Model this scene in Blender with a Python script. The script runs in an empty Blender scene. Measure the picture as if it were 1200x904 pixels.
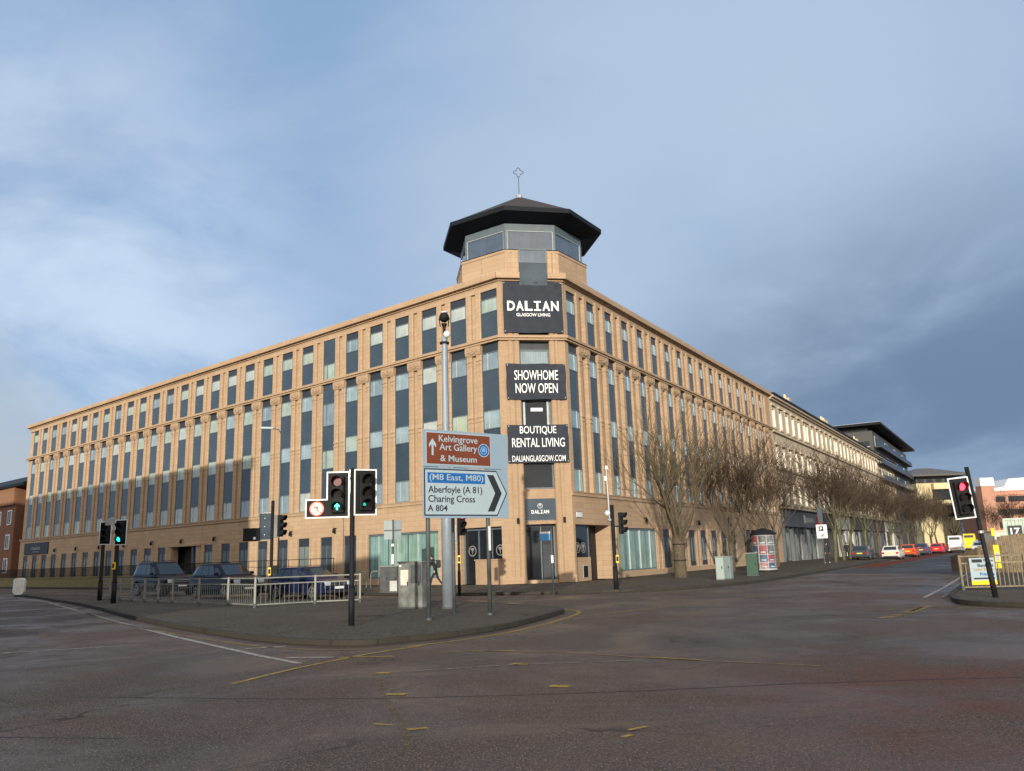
import bpy, bmesh, math, random
from mathutils import Vector, Matrix, geometry
R = math.radians
rnd = random.Random(7)
sc = bpy.context.scene
COL = sc.collection

# ------------------------------------------------------------------ camera
PIT, ROL, F = R(11.84), R(-1.85), 950.0
cp, sp, cr_, sr_ = math.cos(PIT), math.sin(PIT), math.cos(ROL), math.sin(ROL)
fw = Vector((0, cp, sp)); u0 = Vector((0, -sp, cp)); r0 = Vector((1, 0, 0))
cx = cr_ * r0 + sr_ * u0
cy = -sr_ * r0 + cr_ * u0
cam_d = bpy.data.cameras.new('camera')
cam = bpy.data.objects.new('camera', cam_d); COL.objects.link(cam)
cam.matrix_world = Matrix(((cx.x, cy.x, -fw.x, 0), (cx.y, cy.y, -fw.y, 0), (cx.z, cy.z, -fw.z, 1.66), (0, 0, 0, 1)))
cam_d.sensor_width = 36; cam_d.lens = 36 * F / 1200; cam_d.clip_end = 3000; cam_d.clip_start = .05
sc.camera = cam

# ------------------------------------------------------------------ sky, sun, exposure
SUN_AZ, SUN_EL = 188.0, 10.5
w = bpy.data.worlds.new("World"); sc.world = w; w.use_nodes = True
nt = w.node_tree; N = nt.nodes; LK = nt.links
for n in list(N): N.remove(n)
def wn(t, **k):
    n = N.new(t)
    for a, b in k.items(): setattr(n, a, b)
    return n
sky = wn('ShaderNodeTexSky', sky_type='NISHITA'); sky.sun_disc = False
sky.sun_elevation = R(SUN_EL); sky.sun_rotation = R(SUN_AZ); sky.air_density = 1.0; sky.dust_density = .6; sky.ozone_density = 2.0
tc = wn('ShaderNodeTexCoord')
def wmath(op, a, b=None, clamp=False):
    n = wn('ShaderNodeMath', operation=op); n.use_clamp = clamp
    for i, v in enumerate((a, b)):
        if v is None: continue
        if isinstance(v, (int, float)): n.inputs[i].default_value = v
        else: LK.new(v, n.inputs[i])
    return n.outputs[0]
def wdot(az, el, lo, hi):
    d = wn('ShaderNodeVectorMath', operation='DOT_PRODUCT'); LK.new(tc.outputs['Generated'], d.inputs[0])
    d.inputs[1].default_value = (math.sin(R(az)) * math.cos(R(el)), math.cos(R(az)) * math.cos(R(el)), math.sin(R(el)))
    m = wn('ShaderNodeMapRange', interpolation_type='SMOOTHSTEP')
    LK.new(d.outputs['Value'], m.inputs[0]); m.inputs[1].default_value = lo; m.inputs[2].default_value = hi
    return m.outputs[0]
def wnoise(scale, sx, sy, sz, lo, hi, detail=6, rough=.55, dist=.0, off=0):
    mp = wn('ShaderNodeMapping'); mp.inputs['Scale'].default_value = (sx, sy, sz); mp.inputs['Location'].default_value = (off, off * .7, off * .3)
    LK.new(tc.outputs['Generated'], mp.inputs[0])
    n = wn('ShaderNodeTexNoise'); n.inputs['Scale'].default_value = scale; n.inputs['Detail'].default_value = detail
    n.inputs['Roughness'].default_value = rough; n.inputs['Distortion'].default_value = dist
    LK.new(mp.outputs[0], n.inputs['Vector'])
    m = wn('ShaderNodeMapRange', interpolation_type='SMOOTHSTEP'); LK.new(n.outputs['Fac'], m.inputs[0])
    m.inputs[1].default_value = lo; m.inputs[2].default_value = hi
    return m.outputs[0]
def wmix(fac, a, b):
    n = wn('ShaderNodeMix', data_type='RGBA')
    if isinstance(fac, float): n.inputs[0].default_value = fac
    else: LK.new(fac, n.inputs[0])
    for i, v in ((6, a), (7, b)):
        if isinstance(v, tuple): n.inputs[i].default_value = (v[0] * 10, v[1] * 10, v[2] * 10, 1)
        else: LK.new(v, n.inputs[i])
    return n.outputs[2]
K = .757                                            # sky radiance for the chosen exposure
def kc(r, g_, b): return (r * K, g_ * K, b * K)
col = wmix(.80, sky.outputs[0], kc(.30, .465, .725))
# thin high veil
col = wmix(wmath('MULTIPLY', wnoise(2.1, 1, 1, 1.7, .36, .62, 9, .58, .5, 3), .75), col, kc(.41, .53, .715))
# pale bank behind the tower, to the right
col = wmix(wmath('MULTIPLY', wdot(14, 25, .90, .992), wnoise(1.6, 1, 1, 1.5, .22, .62, 6, .52, .3, 11), True), col, kc(.455, .575, .745))
# dark blue-grey bank low on the right
col = wmix(wmath('MULTIPLY', wdot(30, -6, .835, .965), wnoise(2.6, 1, 1, 2.4, .10, .56, 9, .56, .4, 5), True), col, kc(.165, .25, .385))
# bright broken cloud low on the left
col = wmix(wmath('MULTIPLY', wdot(-35, 11, .90, .99), wnoise(3.0, 1, 1, 1.8, .30, .60, 9, .58, .4, 33), True), col, kc(.585, .72, .90))
col = wmix(wmath('MULTIPLY', wdot(-36, 4, .982, .999), wnoise(4.0, 1, 1, 1.6, .30, .55, 7, .55, .5, 2), True), col, kc(.47, .545, .62))
# unseen bright cloud added around the sun, behind the camera, to fill the facades
col = wmix(wmath('MULTIPLY', wdot(188, 22, .1, .95), wnoise(2.2, 1, 1, 1.6, .25, .6, 6, .55, .4, 9), True), col, kc(1.9, 1.7, 1.45))
bg = wn('ShaderNodeBackground'); bg.inputs[1].default_value = .1
LK.new(col, bg.inputs[0])
wo = wn('ShaderNodeOutputWorld'); LK.new(bg.outputs[0], wo.inputs[0])
sd = bpy.data.lights.new('sun', 'SUN'); sd.energy = 3.75; sd.angle = R(.5); sd.color = (1, .90, .75)
sun = bpy.data.objects.new('sun', sd); COL.objects.link(sun)
sdir = Vector((math.sin(R(SUN_AZ)) * math.cos(R(SUN_EL)), math.cos(R(SUN_AZ)) * math.cos(R(SUN_EL)), math.sin(R(SUN_EL))))
sun.rotation_euler = sdir.to_track_quat('Z', 'Y').to_euler(); sun.location = (0, -20, 40)
sc.view_settings.view_transform = 'Standard'; sc.view_settings.look = 'None'
sc.view_settings.exposure = .4; sc.view_settings.gamma = 1
sc.render.engine = 'CYCLES'
sc.cycles.use_denoising = True; sc.cycles.max_bounces = 6; sc.cycles.diffuse_bounces = 3; sc.cycles.glossy_bounces = 3

# ------------------------------------------------------------------ materials
MATS = {}
class NT:
    def __init__(s, name):
        s.m = bpy.data.materials.new(name); s.m.use_nodes = True
        s.t = s.m.node_tree; s.b = s.t.nodes['Principled BSDF']; MATS[name] = s.m
    def n(s, t, **k):
        n = s.t.nodes.new(t)
        for a, b in k.items(): setattr(n, a, b)
        return n
    def l(s, a, b): s.t.links.new(a, b)
    def coord(s, kind='Object', scale=(1, 1, 1)):
        c = s.n('ShaderNodeTexCoord') if kind != 'Position' else s.n('ShaderNodeNewGeometry')
        mp = s.n('ShaderNodeMapping'); mp.inputs['Scale'].default_value = scale
        s.l(c.outputs[kind], mp.inputs[0]); return mp.outputs[0]
    def noise(s, vec, scale, lo=.3, hi=.7, detail=4, rough=.55, dist=0.):
        n = s.n('ShaderNodeTexNoise'); n.inputs['Scale'].default_value = scale; n.inputs['Detail'].default_value = detail
        n.inputs['Roughness'].default_value = rough; n.inputs['Distortion'].default_value = dist; s.l(vec, n.inputs['Vector'])
        m = s.n('ShaderNodeMapRange'); s.l(n.outputs['Fac'], m.inputs[0]); m.inputs[1].default_value = lo; m.inputs[2].default_value = hi
        return m.outputs[0]
    def mix(s, fac, a, b, blend='MIX'):
        n = s.n('ShaderNodeMix', data_type='RGBA', blend_type=blend)
        if isinstance(fac, (int, float)): n.inputs[0].default_value = fac
        else: s.l(fac, n.inputs[0])
        for i, v in ((6, a), (7, b)):
            if isinstance(v, tuple): n.inputs[i].default_value = (*v[:3], 1)
            else: s.l(v, n.inputs[i])
        return n.outputs[2]
    def bump(s, h, strength=.3, dist=.02, nrm=None):
        n = s.n('ShaderNodeBump'); n.inputs['Strength'].default_value = strength; n.inputs['Distance'].default_value = dist
        s.l(h, n.inputs['Height'])
        if nrm is not None: s.l(nrm, n.inputs['Normal'])
        s.l(n.outputs[0], s.b.inputs['Normal']); return n.outputs[0]
    def mul(s, a, k):
        n = s.n('ShaderNodeMath', operation='MULTIPLY'); s.l(a, n.inputs[0])
        if isinstance(k, (int, float)): n.inputs[1].default_value = k
        else: s.l(k, n.inputs[1])
        return n.outputs[0]
    def rng(s, v, a, b):
        m = s.n('ShaderNodeMapRange'); s.l(v, m.inputs[0]); m.inputs[3].default_value = a; m.inputs[4].default_value = b; return m.outputs[0]
    def set(s, rough=.5, metal=0, spec=.5):
        s.b.inputs['Roughness'].default_value = rough; s.b.inputs['Metallic'].default_value = metal
        s.b.inputs['Specular IOR Level'].default_value = spec; return s

def M(name, c=None, rough=.5, metal=0, spec=.5, var=.12, scale=3., bump=0.):
    if name in MATS: return MATS[name]
    k = NT(name).set(rough, metal, spec)
    v = k.coord('Object')
    f = k.noise(v, scale, detail=5)
    k.l(k.mix(f, tuple(x * (1 - var) for x in c), tuple(min(1, x * (1 + var)) for x in c)), k.b.inputs['Base Color'])
    k.l(k.rng(f, max(.02, rough - .08), min(1, rough + .08)), k.b.inputs['Roughness'])
    if bump: k.bump(k.noise(v, scale * 8, detail=3), bump, .01)
    return k.m
def EM(name, c, strength):
    if name in MATS: return MATS[name]
    k = NT(name); k.b.inputs['Base Color'].default_value = (*c, 1)
    k.b.inputs['Emission Color'].default_value = (*c, 1); k.b.inputs['Emission Strength'].default_value = strength
    return k.m

def stone_mat(name, c1, c2, mortar, bw, bh, stain=.35, msize=.012, bumps=.25):
    k = NT(name).set(.85, 0, .25)
    co = k.n('ShaderNodeTexCoord'); sx = k.n('ShaderNodeSeparateXYZ'); k.l(co.outputs['Object'], sx.inputs[0])
    ad = k.n('ShaderNodeMath', operation='ADD'); k.l(sx.outputs[0], ad.inputs[0]); k.l(sx.outputs[1], ad.inputs[1])
    cb = k.n('ShaderNodeCombineXYZ'); k.l(ad.outputs[0], cb.inputs[0]); k.l(sx.outputs[2], cb.inputs[1])
    br = k.n('ShaderNodeTexBrick'); k.l(cb.outputs[0], br.inputs['Vector'])
    br.inputs['Scale'].default_value = 1; br.inputs['Brick Width'].default_value = bw; br.inputs['Row Height'].default_value = bh
    br.inputs['Mortar Size'].default_value = msize; br.inputs['Mortar Smooth'].default_value = .3
    br.inputs['Color1'].default_value = (*c1, 1); br.inputs['Color2'].default_value = (*c2, 1); br.inputs['Mortar'].default_value = (*mortar, 1)
    f = k.noise(cb.outputs[0], .55, .3, .75, 6, .6)
    fine = k.noise(cb.outputs[0], 14, .25, .75, 4)
    streak_v = k.n('ShaderNodeMapping'); streak_v.inputs['Scale'].default_value = (3.2, .22, 1); k.l(cb.outputs[0], streak_v.inputs[0])
    stk = k.noise(streak_v.outputs[0], 1.3, .52, .8, 5, .6)
    c = k.mix(k.mul(f, stain), br.outputs['Color'], tuple(x * y for x, y in zip(c1, (.72, .66, .60))))
    c = k.mix(k.mul(stk, .5), c, tuple(x * y for x, y in zip(c1, (.50, .45, .42))))
    c = k.mix(k.mul(fine, .18), c, tuple(min(1, x * 1.22) for x in c2))
    oi = k.n('ShaderNodeObjectInfo'); dirt = k.rng(oi.outputs['Random'], 0, .20)
    c = k.mix(dirt, c, tuple(x * y for x, y in zip(c1, (.62, .58, .55))))
    k.l(c, k.b.inputs['Base Color'])
    k.bump(k.mix(.5, br.outputs['Fac'], fine), -bumps, .012)
    return k.m
SAND = stone_mat('sandstone', (.445, .325, .216), (.372, .264, .170), (.26, .188, .125), .9, .3, .36)
SANDB = stone_mat('sandstone_brick', (.40, .288, .186), (.345, .238, .15), (.30, .225, .155), .32, .11, .30, .012, .35)
OLDST = stone_mat('weathered_stone', (.50, .43, .32), (.44, .375, .275), (.30, .25, .18), 1.0, .36, .55)
REDBR = stone_mat('red_brick', (.20, .088, .05), (.165, .07, .042), (.18, .13, .095), .23, .075, .4)
PINKBR = stone_mat('pink_brick', (.46, .25, .18), (.41, .22, .16), (.36, .22, .17), .5, .2, .3)
CREAM = stone_mat('cream_render', (.60, .52, .32), (.58, .50, .31), (.55, .48, .30), 4, 3, .25)

def pane_mat(name, ramp, rough=.04, spec=1.0, curtain=0.):
    k = NT(name).set(rough, 0, spec)
    oi = k.n('ShaderNodeObjectInfo'); cr = k.n('ShaderNodeValToRGB'); cr.color_ramp.interpolation = 'CONSTANT'
    e = cr.color_ramp.elements
    while len(e) < len(ramp): e.new(.5)
    for i, c in enumerate(ramp): e[i].position = i / len(ramp); e[i].color = (*c, 1)
    k.l(oi.outputs['Random'], cr.inputs[0])
    v = k.coord('Object', (9, 1, .12)); f = k.noise(v, 2.0, .35, .65, 3)
    v2 = k.coord('Object'); f2 = k.noise(v2, .9, .4, .6, 2)
    dark = k.n('ShaderNodeMix', data_type='RGBA', blend_type='MULTIPLY'); dark.inputs[0].default_value = .35 + curtain
    k.l(cr.outputs[0], dark.inputs[6]); k.l(k.mix(f, (.45, .47, .47), (1.1, 1.1, 1.1)), dark.inputs[7])
    d2 = k.n('ShaderNodeMix', data_type='RGBA', blend_type='MULTIPLY'); d2.inputs[0].default_value = .5
    k.l(dark.outputs[2], d2.inputs[6]); k.l(k.mix(f2, (.6, .63, .65), (1.05, 1.05, 1.05)), d2.inputs[7])
    k.l(d2.outputs[2], k.b.inputs['Base Color'])
    k.bump(k.noise(v2, .7, .3, .7, 1), .04, .02)
    return k.m
PANE_L = pane_mat('glass_with_blinds', [(.33, .41, .36), (.27, .36, .40), (.42, .47, .44), (.20, .27, .31), (.36, .43, .34)])
PANE_R = pane_mat('glass_reflecting', [(.22, .34, .38), (.28, .40, .43), (.18, .29, .34), (.30, .42, .44)], .04, 1.0)
PANE_G = pane_mat('ground_floor_glass', [(.03, .04, .045), (.10, .13, .13), (.05, .06, .065), (.17, .20, .18), (.04, .05, .06)], .06, .6)
PANE_C = pane_mat('curtained_glass', [(.24, .38, .33), (.20, .34, .31)], .08, .5, .35)
PANE_T = pane_mat('tower_glass', [(.075, .10, .14), (.09, .12, .16)], .04, 1.0)
PANE_O = pane_mat('bright_sash_glass', [(.40, .40, .37), (.20, .22, .23), (.52, .50, .46), (.12, .14, .15)], .12, .5)
PANE_D = pane_mat('dark_lobby_glass', [(.012, .015, .02), (.016, .02, .026)], .05, .5)
SLATE = M('slate_panel', (.036, .056, .076), .22, 0, .55, .15, .8)
SLATED = M('dark_panel', (.022, .030, .040), .35, 0, .5, .15, .8)
FRAME = M('grey_frame', (.10, .13, .15), .4)
FRAMEW = M('pale_frame', (.36, .41, .42), .4)
WHITE = M('white_paint', (.66, .67, .67), .45, var=.05)
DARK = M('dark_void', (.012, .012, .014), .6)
BLACK = M('black_metal', (.012, .013, .015), .65, 0, .15, .3)
POLE = M('grey_pole', (.06, .072, .078), .6, .1, .5, .3, 4)
GALV = M('galvanised_steel', (.36, .38, .40), .45, .5, .5, .2, 5)
PALEP = M('pale_grey_column', (.36, .41, .45), .45, .1, .5, .12, 2)
RAILM = M('railing_steel', (.20, .205, .19), .6, .2, .5, .25, 4)
CABG = M('cabinet_grey', (.15, .16, .15), .7, 0, .3, .45, 3.2, .2)
CABD = M('cabinet_dark', (.07, .075, .078), .7, 0, .3, .3, 3)
SIGNG = M('sign_grey', (.205, .285, .36), .45, 0, .4, .04, 1)
SIGNW = M('sign_white', (.30, .38, .43), .4, 0, .4, .04, 1)
SIGNBR = M('sign_brown', (.135, .034, .012), .45, 0, .4, .06, 1)
SIGNBL = M('sign_blue', (.008, .095, .30), .45, 0, .4, .05, 1)
SIGNK = M('sign_black', (.012, .015, .02), .5)
BANNER = M('banner_cloth', (.026, .032, .044), .7, 0, .2, .12, 1.5)
CAST = M('cast_letter_white', (.68, .70, .72), .5, var=.03)
ROOFT = M('roof_tile', (.040, .030, .026), .7, 0, .3, .3, 6, .3)
EAVE = M('eave_metal', (.006, .008, .012), .6, 0, .2)
YEL = M('yellow_plastic', (.75, .52, .02), .45)
RED = M('red_panel', (.55, .03, .035), .45)
PAVE = None

# asphalt: damp, patched, grainy
def asphalt(name, base, blue, red, wet=.5):
    k = NT(name).set(.7, 0, .26 if 'asphalt' in name else .07)
    p = k.coord('Position')
    big = k.noise(p, .13, .40, .62, 4, .55, .5)
    med = k.noise(p, .5, .38, .66, 6, .62, .3)
    grit = k.noise(p, 9, .36, .64, 6, .78)
    fine = k.noise(p, 26, .36, .64, 4, .7)
    spk = k.noise(p, 48, .60, .68, 2, .6)
    tr = k.n('ShaderNodeMapping'); tr.inputs['Rotation'].default_value = (0, 0, R(-31)); tr.inputs['Scale'].default_value = (.9, .05, 1); k.l(p, tr.inputs[0])
    track = k.noise(tr.outputs[0], 1.0, .40, .66, 5, .6, .2)
    vo = k.n('ShaderNodeTexVoronoi', feature='DISTANCE_TO_EDGE'); vo.inputs['Scale'].default_value = .33
    wv = k.n('ShaderNodeVectorMath', operation='ADD'); k.l(p, wv.inputs[0]); nz = k.n('ShaderNodeTexNoise'); nz.inputs['Scale'].default_value = 1.6; nz.inputs['Detail'].default_value = 5; k.l(p, nz.inputs['Vector']); k.l(nz.outputs['Color'], wv.inputs[1]); k.l(wv.outputs[0], vo.inputs['Vector'])
    ck = k.n('ShaderNodeMapRange'); k.l(vo.outputs['Distance'], ck.inputs[0]); ck.inputs[1].default_value = .003; ck.inputs[2].default_value = .016; ck.inputs[3].default_value = 1; ck.inputs[4].default_value = 0
    crack = k.mul(ck.outputs[0], k.noise(p, .35, .50, .60, 3))
    c = k.mix(big, blue, red)
    c = k.mix(k.mul(med, .5), c, base)
    c = k.mix(k.mul(track, .35), c, tuple(x * .5 for x in base))
    c = k.mix(k.mul(grit, .60), c, tuple(x * .42 for x in base))
    c = k.mix(k.mul(fine, .80), c, tuple(x * .22 for x in base))
    c = k.mix(k.mul(spk, .9), c, tuple(min(.6, x * 3.8) for x in base))
    c = k.mix(k.mul(crack, .8), c, (.008, .007, .006))
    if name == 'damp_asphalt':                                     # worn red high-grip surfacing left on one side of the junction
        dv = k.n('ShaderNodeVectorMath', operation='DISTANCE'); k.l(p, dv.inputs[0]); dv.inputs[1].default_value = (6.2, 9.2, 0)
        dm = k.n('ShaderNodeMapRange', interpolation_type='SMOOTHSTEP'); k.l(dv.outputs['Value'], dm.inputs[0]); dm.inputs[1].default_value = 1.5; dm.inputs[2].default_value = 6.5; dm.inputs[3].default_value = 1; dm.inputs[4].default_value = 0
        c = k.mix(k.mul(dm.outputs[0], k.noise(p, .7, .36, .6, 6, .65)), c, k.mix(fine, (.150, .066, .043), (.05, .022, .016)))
    k.l(c, k.b.inputs['Base Color'])
    k.l(k.rng(k.noise(p, .28, .40, .60, 5, .62, .6), max(.16, .80 - wet), .85), k.b.inputs['Roughness'])
    k.bump(k.mix(.4, fine, grit), .75, .028)
    return k.m
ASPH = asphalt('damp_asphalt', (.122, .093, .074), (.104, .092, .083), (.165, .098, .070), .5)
ASPH2 = asphalt('newer_asphalt', (.066, .066, .071), (.063, .065, .073), (.072, .068, .068), .4)
PAVE = asphalt('pavement_tarmac', (.122, .108, .090), (.112, .102, .090), (.138, .110, .086), .15)
REDLANE = asphalt('red_surfacing', (.20, .055, .03), (.17, .05, .03), (.24, .075, .04), .2)
KERB = stone_mat('kerb_stone', (.050, .046, .038), (.030, .028, .022), (.010, .010, .008), .9, .6, .8, .03)
def paint(name, c, wear=.5):
    k = NT(name).set(.6, 0, .25); p = k.coord('Position')
    f = k.noise(p, 7, wear - .10, wear + .10, 7, .75); g2 = k.noise(p, 45, .35, .65, 2)
    k.l(k.mix(k.mul(g2, .5), c, tuple(x * .55 for x in c)), k.b.inputs['Base Color'])
    tr = k.n('ShaderNodeBsdfTransparent'); mx = k.n('ShaderNodeMixShader'); out = k.t.nodes['Material Output']
    k.l(f, mx.inputs[0]); k.l(k.b.outputs[0], mx.inputs[1]); k.l(tr.outputs[0], mx.inputs[2]); k.l(mx.outputs[0], out.inputs[0]); return k.m
PWHITE = paint('worn_white_paint', (.34, .33, .31), .57)
PWHITE2 = paint('faint_white_paint', (.22, .21, .19), .51)
PYEL = paint('worn_yellow_paint', (.33, .23, .045), .57)
PYEL2 = paint('faint_yellow_paint', (.24, .17, .06), .545)
BARK = M('bark', (.090, .074, .050), .9, 0, .2, .35, 9, .5)
BARKG = M('mossy_bark', (.10, .10, .055), .9, 0, .2, .4, 7, .5)
TWIG = M('twigs', (.060, .043, .031), .9, 0, .2, .3, 2)
TWIG2 = M('pale_twigs', (.085, .070, .042), .9, 0, .2, .3, 2)
TIMBER = M('weathered_timber', (.16, .12, .075), .8, 0, .2, .4, 4, .3)

# ------------------------------------------------------------------ mesh builder
class MB:
    def __init__(s, *mats): s.v = []; s.f = []; s.m = []; s.mats = list(mats)
    def mi(s, mat):
        if mat is None: return 0
        if mat not in s.mats: s.mats.append(mat)
        return s.mats.index(mat)
    def add(s, v, f, mat=None):
        o = len(s.v); s.v += [tuple(x) for x in v]; i = s.mi(mat)
        for q in f: s.f.append(tuple(o + a for a in q)); s.m.append(i)
    def box(s, x0, x1, y0, y1, z0, z1, mat=None):
        if x0 > x1: x0, x1 = x1, x0
        if y0 > y1: y0, y1 = y1, y0
        if z0 > z1: z0, z1 = z1, z0
        s.add([(x0, y0, z0), (x1, y0, z0), (x1, y1, z0), (x0, y1, z0), (x0, y0, z1), (x1, y0, z1), (x1, y1, z1), (x0, y1, z1)],
              [(0, 3, 2, 1), (4, 5, 6, 7), (0, 1, 5, 4), (1, 2, 6, 5), (2, 3, 7, 6), (3, 0, 4, 7)], mat)
    def tube(s, pts, rad, n=8, mat=None, cap=True):
        pts = [Vector(p) for p in pts]
        if isinstance(rad, (int, float)): rad = [rad] * len(pts)
        ring = []; vs = []; fs = []
        d = (pts[1] - pts[0]).normalized(); a = d.orthogonal().normalized()
        for i, p in enumerate(pts):
            if i < len(pts) - 1: dn = (pts[i + 1] - p)
            else: dn = (p - pts[i - 1])
            if 0 < i < len(pts) - 1: dn = (pts[i + 1] - pts[i - 1])
            dn = dn.normalized()
            a = (a - dn * a.dot(dn))
            a = a.normalized() if a.length > 1e-6 else dn.orthogonal().normalized()
            b = dn.cross(a)
            for k in range(n):
                t = 2 * math.pi * k / n
                vs.append(p + (a * math.cos(t) + b * math.sin(t)) * rad[i])
        for i in range(len(pts) - 1):
            for k in range(n):
                k2 = (k + 1) % n
                fs.append((i * n + k, i * n + k2, (i + 1) * n + k2, (i + 1) * n + k))
        if cap:
            fs.append(tuple(range(n - 1, -1, -1))); fs.append(tuple((len(pts) - 1) * n + k for k in range(n)))
        s.add(vs, fs, mat)
    def prism(s, poly, y0, y1, mat=None, shrink=None):
        """poly in (x,z), extruded y0..y1"""
        n = len(poly)
        v = [(x, y0, z) for x, z in poly] + [(x, y1, z) for x, z in poly]
        f = [tuple(range(n)), tuple(range(2 * n - 1, n - 1, -1))]
        for i in range(n):
            j = (i + 1) % n; f.append((i, n + i, n + j, j))
        s.add(v, f, mat)
    def loft(s, loops, mat=None, cap=True):
        n = len(loops[0]); v = [p for l in loops for p in l]; f = []
        for i in range(len(loops) - 1):
            for k in range(n):
                k2 = (k + 1) % n
                f.append((i * n + k, i * n + k2, (i + 1) * n + k2, (i + 1) * n + k))
        if cap: f += [tuple(range(n - 1, -1, -1)), tuple((len(loops) - 1) * n + k for k in range(n))]
        s.add(v, f, mat)
    def sphere(s, c, r, mat=None, nu=14, nv=8, sq=(1, 1, 1), v0=0., v1=1.):
        loops = []
        for j in range(nv + 1):
            t = -math.pi / 2 + math.pi * (v0 + (v1 - v0) * j / nv)
            rr = max(1e-4, math.cos(t))
            loops.append([(c[0] + r * sq[0] * rr * math.cos(2 * math.pi * k / nu), c[1] + r * sq[1] * rr * math.sin(2 * math.pi * k / nu), c[2] + r * sq[2] * math.sin(t)) for k in range(nu)])
        s.loft(loops, mat)
    def disc_y(s, x, z, y0, y1, r, n=18, mat=None):
        s.prism([(x + r * math.cos(2 * math.pi * k / n), z + r * math.sin(2 * math.pi * k / n)) for k in range(n)], y0, y1, mat)
    def ring_y(s, x, z, y0, y1, r0, r1, n=24, mat=None):
        v = []; f = []
        for k in range(n):
            t = 2 * math.pi * k / n; c, q = math.cos(t), math.sin(t)
            v += [(x + r0 * c, y0, z + r0 * q), (x + r1 * c, y0, z + r1 * q), (x + r1 * c, y1, z + r1 * q), (x + r0 * c, y1, z + r0 * q)]
        for k in range(n):
            a = 4 * k; b = 4 * ((k + 1) % n)
            for i in range(4):
                j = (i + 1) % 4; f.append((a + i, a + j, b + j, b + i))
        s.add(v, f, mat)
    def build(s, name, parent=None, mtx=None, smooth=False, bevel=0, seg=2, angle=None):
        me = bpy.data.meshes.new(name); me.from_pydata(s.v, [], s.f)
        for m in s.mats: me.materials.append(m)
        me.polygons.foreach_set('material_index', s.m)
        bm = bmesh.new(); bm.from_mesh(me); bmesh.ops.recalc_face_normals(bm, faces=bm.faces); bm.to_mesh(me); bm.free()
        if smooth: me.polygons.foreach_set('use_smooth', [True] * len(me.polygons))
        o = bpy.data.objects.new(name, me); COL.objects.link(o)
        if parent is not None: o.parent = parent
        if mtx is not None: o.matrix_basis = mtx
        if bevel:
            b = o.modifiers.new('bevel', 'BEVEL'); b.width = bevel; b.segments = seg; b.limit_method = 'ANGLE'; b.angle_limit = R(angle or 35)
            b.harden_normals = False
        return o

def tag(o, label, cat, group=None):
    o['label'] = label; o['category'] = cat
    if group: o['group'] = group
    return o
def struct(o, kind='structure'): o['kind'] = kind; return o
def thing(name, label, cat, loc=(0, 0, 0), rz=0., group=None, mtx=None):
    o = bpy.data.objects.new(name, None); COL.objects.link(o); o.empty_display_size = .3
    if mtx is not None: o.matrix_basis = mtx
    else: o.location = loc; o.rotation_euler = (0, 0, rz)
    return tag(o, label, cat, group)
def kids(o): return [c for c in ALLKIDS.get(o.name, [])]
def copy_tree(o, parent=None):
    c = o.copy(); COL.objects.link(c)
    if parent is not None: c.parent = parent
    for ch in [x for x in COL.objects if x.parent == o]: copy_tree(ch, c)
    return c
def FR(origin, xd, yd):
    xd = Vector(xd); yd = Vector(yd); o = Vector(origin)
    return Matrix(((xd.x, yd.x, 0, o.x), (xd.y, yd.y, 0, o.y), (0, 0, 1, o.z), (0, 0, 0, 1)))
T = Matrix.Translation

def text_mb(body, w=None, h=.1, bold=.012, depth=.006, space=1.0):
    """letters in the xz plane, reading along +x, front towards -y, centred on x, standing on z=0"""
    cu = bpy.data.curves.new('lettering', 'FONT'); cu.body = body; cu.size = 1; cu.offset = bold; cu.extrude = .5; cu.space_character = space
    cu.resolution_u = 3; cu.align_x = 'CENTER'
    o = bpy.data.objects.new('lettering', cu); COL.objects.link(o)
    dg = bpy.context.evaluated_depsgraph_get(); dg.update()
    me = bpy.data.meshes.new_from_object(o.evaluated_get(dg))
    xs = [v.co.x for v in me.vertices]; ys = [v.co.y for v in me.vertices]
    x0, x1, y0, y1 = min(xs), max(xs), min(ys), max(ys)
    if w is None: w = (x1 - x0) * h / (y1 - y0)
    mb = MB()
    vs = [((v.co.x - (x0 + x1) / 2) * w / (x1 - x0), -v.co.z * depth, (v.co.y - y0) * h / (y1 - y0)) for v in me.vertices]
    mb.add(vs, [tuple(p.vertices) for p in me.polygons])
    bpy.data.objects.remove(o); bpy.data.curves.remove(cu); bpy.data.meshes.remove(me)
    return mb
def text(body, parent, mat, x, z, y, w=None, h=.1, bold=.012, flip=False, space=1.0, name='lettering'):
    """front face at local -y (or +y when flip)"""
    mb = text_mb(body, w, h, bold, space=space); mb.mats = [mat]
    m = T((x, y, z)) @ (Matrix.Rotation(math.pi, 4, 'Z') if flip else Matrix.Identity(4))
    return mb.build(name, parent, m)

# ------------------------------------------------------------------ site frames
dL = Vector((-.76447, .64466, 0)); nL = Vector((-.64466, -.76447, 0))
dR = Vector((.52190, .85300, 0)); nR = Vector((.85300, -.52190, 0))
A = Vector((-.660, 45.45, 0)); B = Vector((3.176, 46.0, 0))
dC = (B - A).normalized(); nC = Vector((dC.y, -dC.x, 0)); WC = (B - A).length

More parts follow.
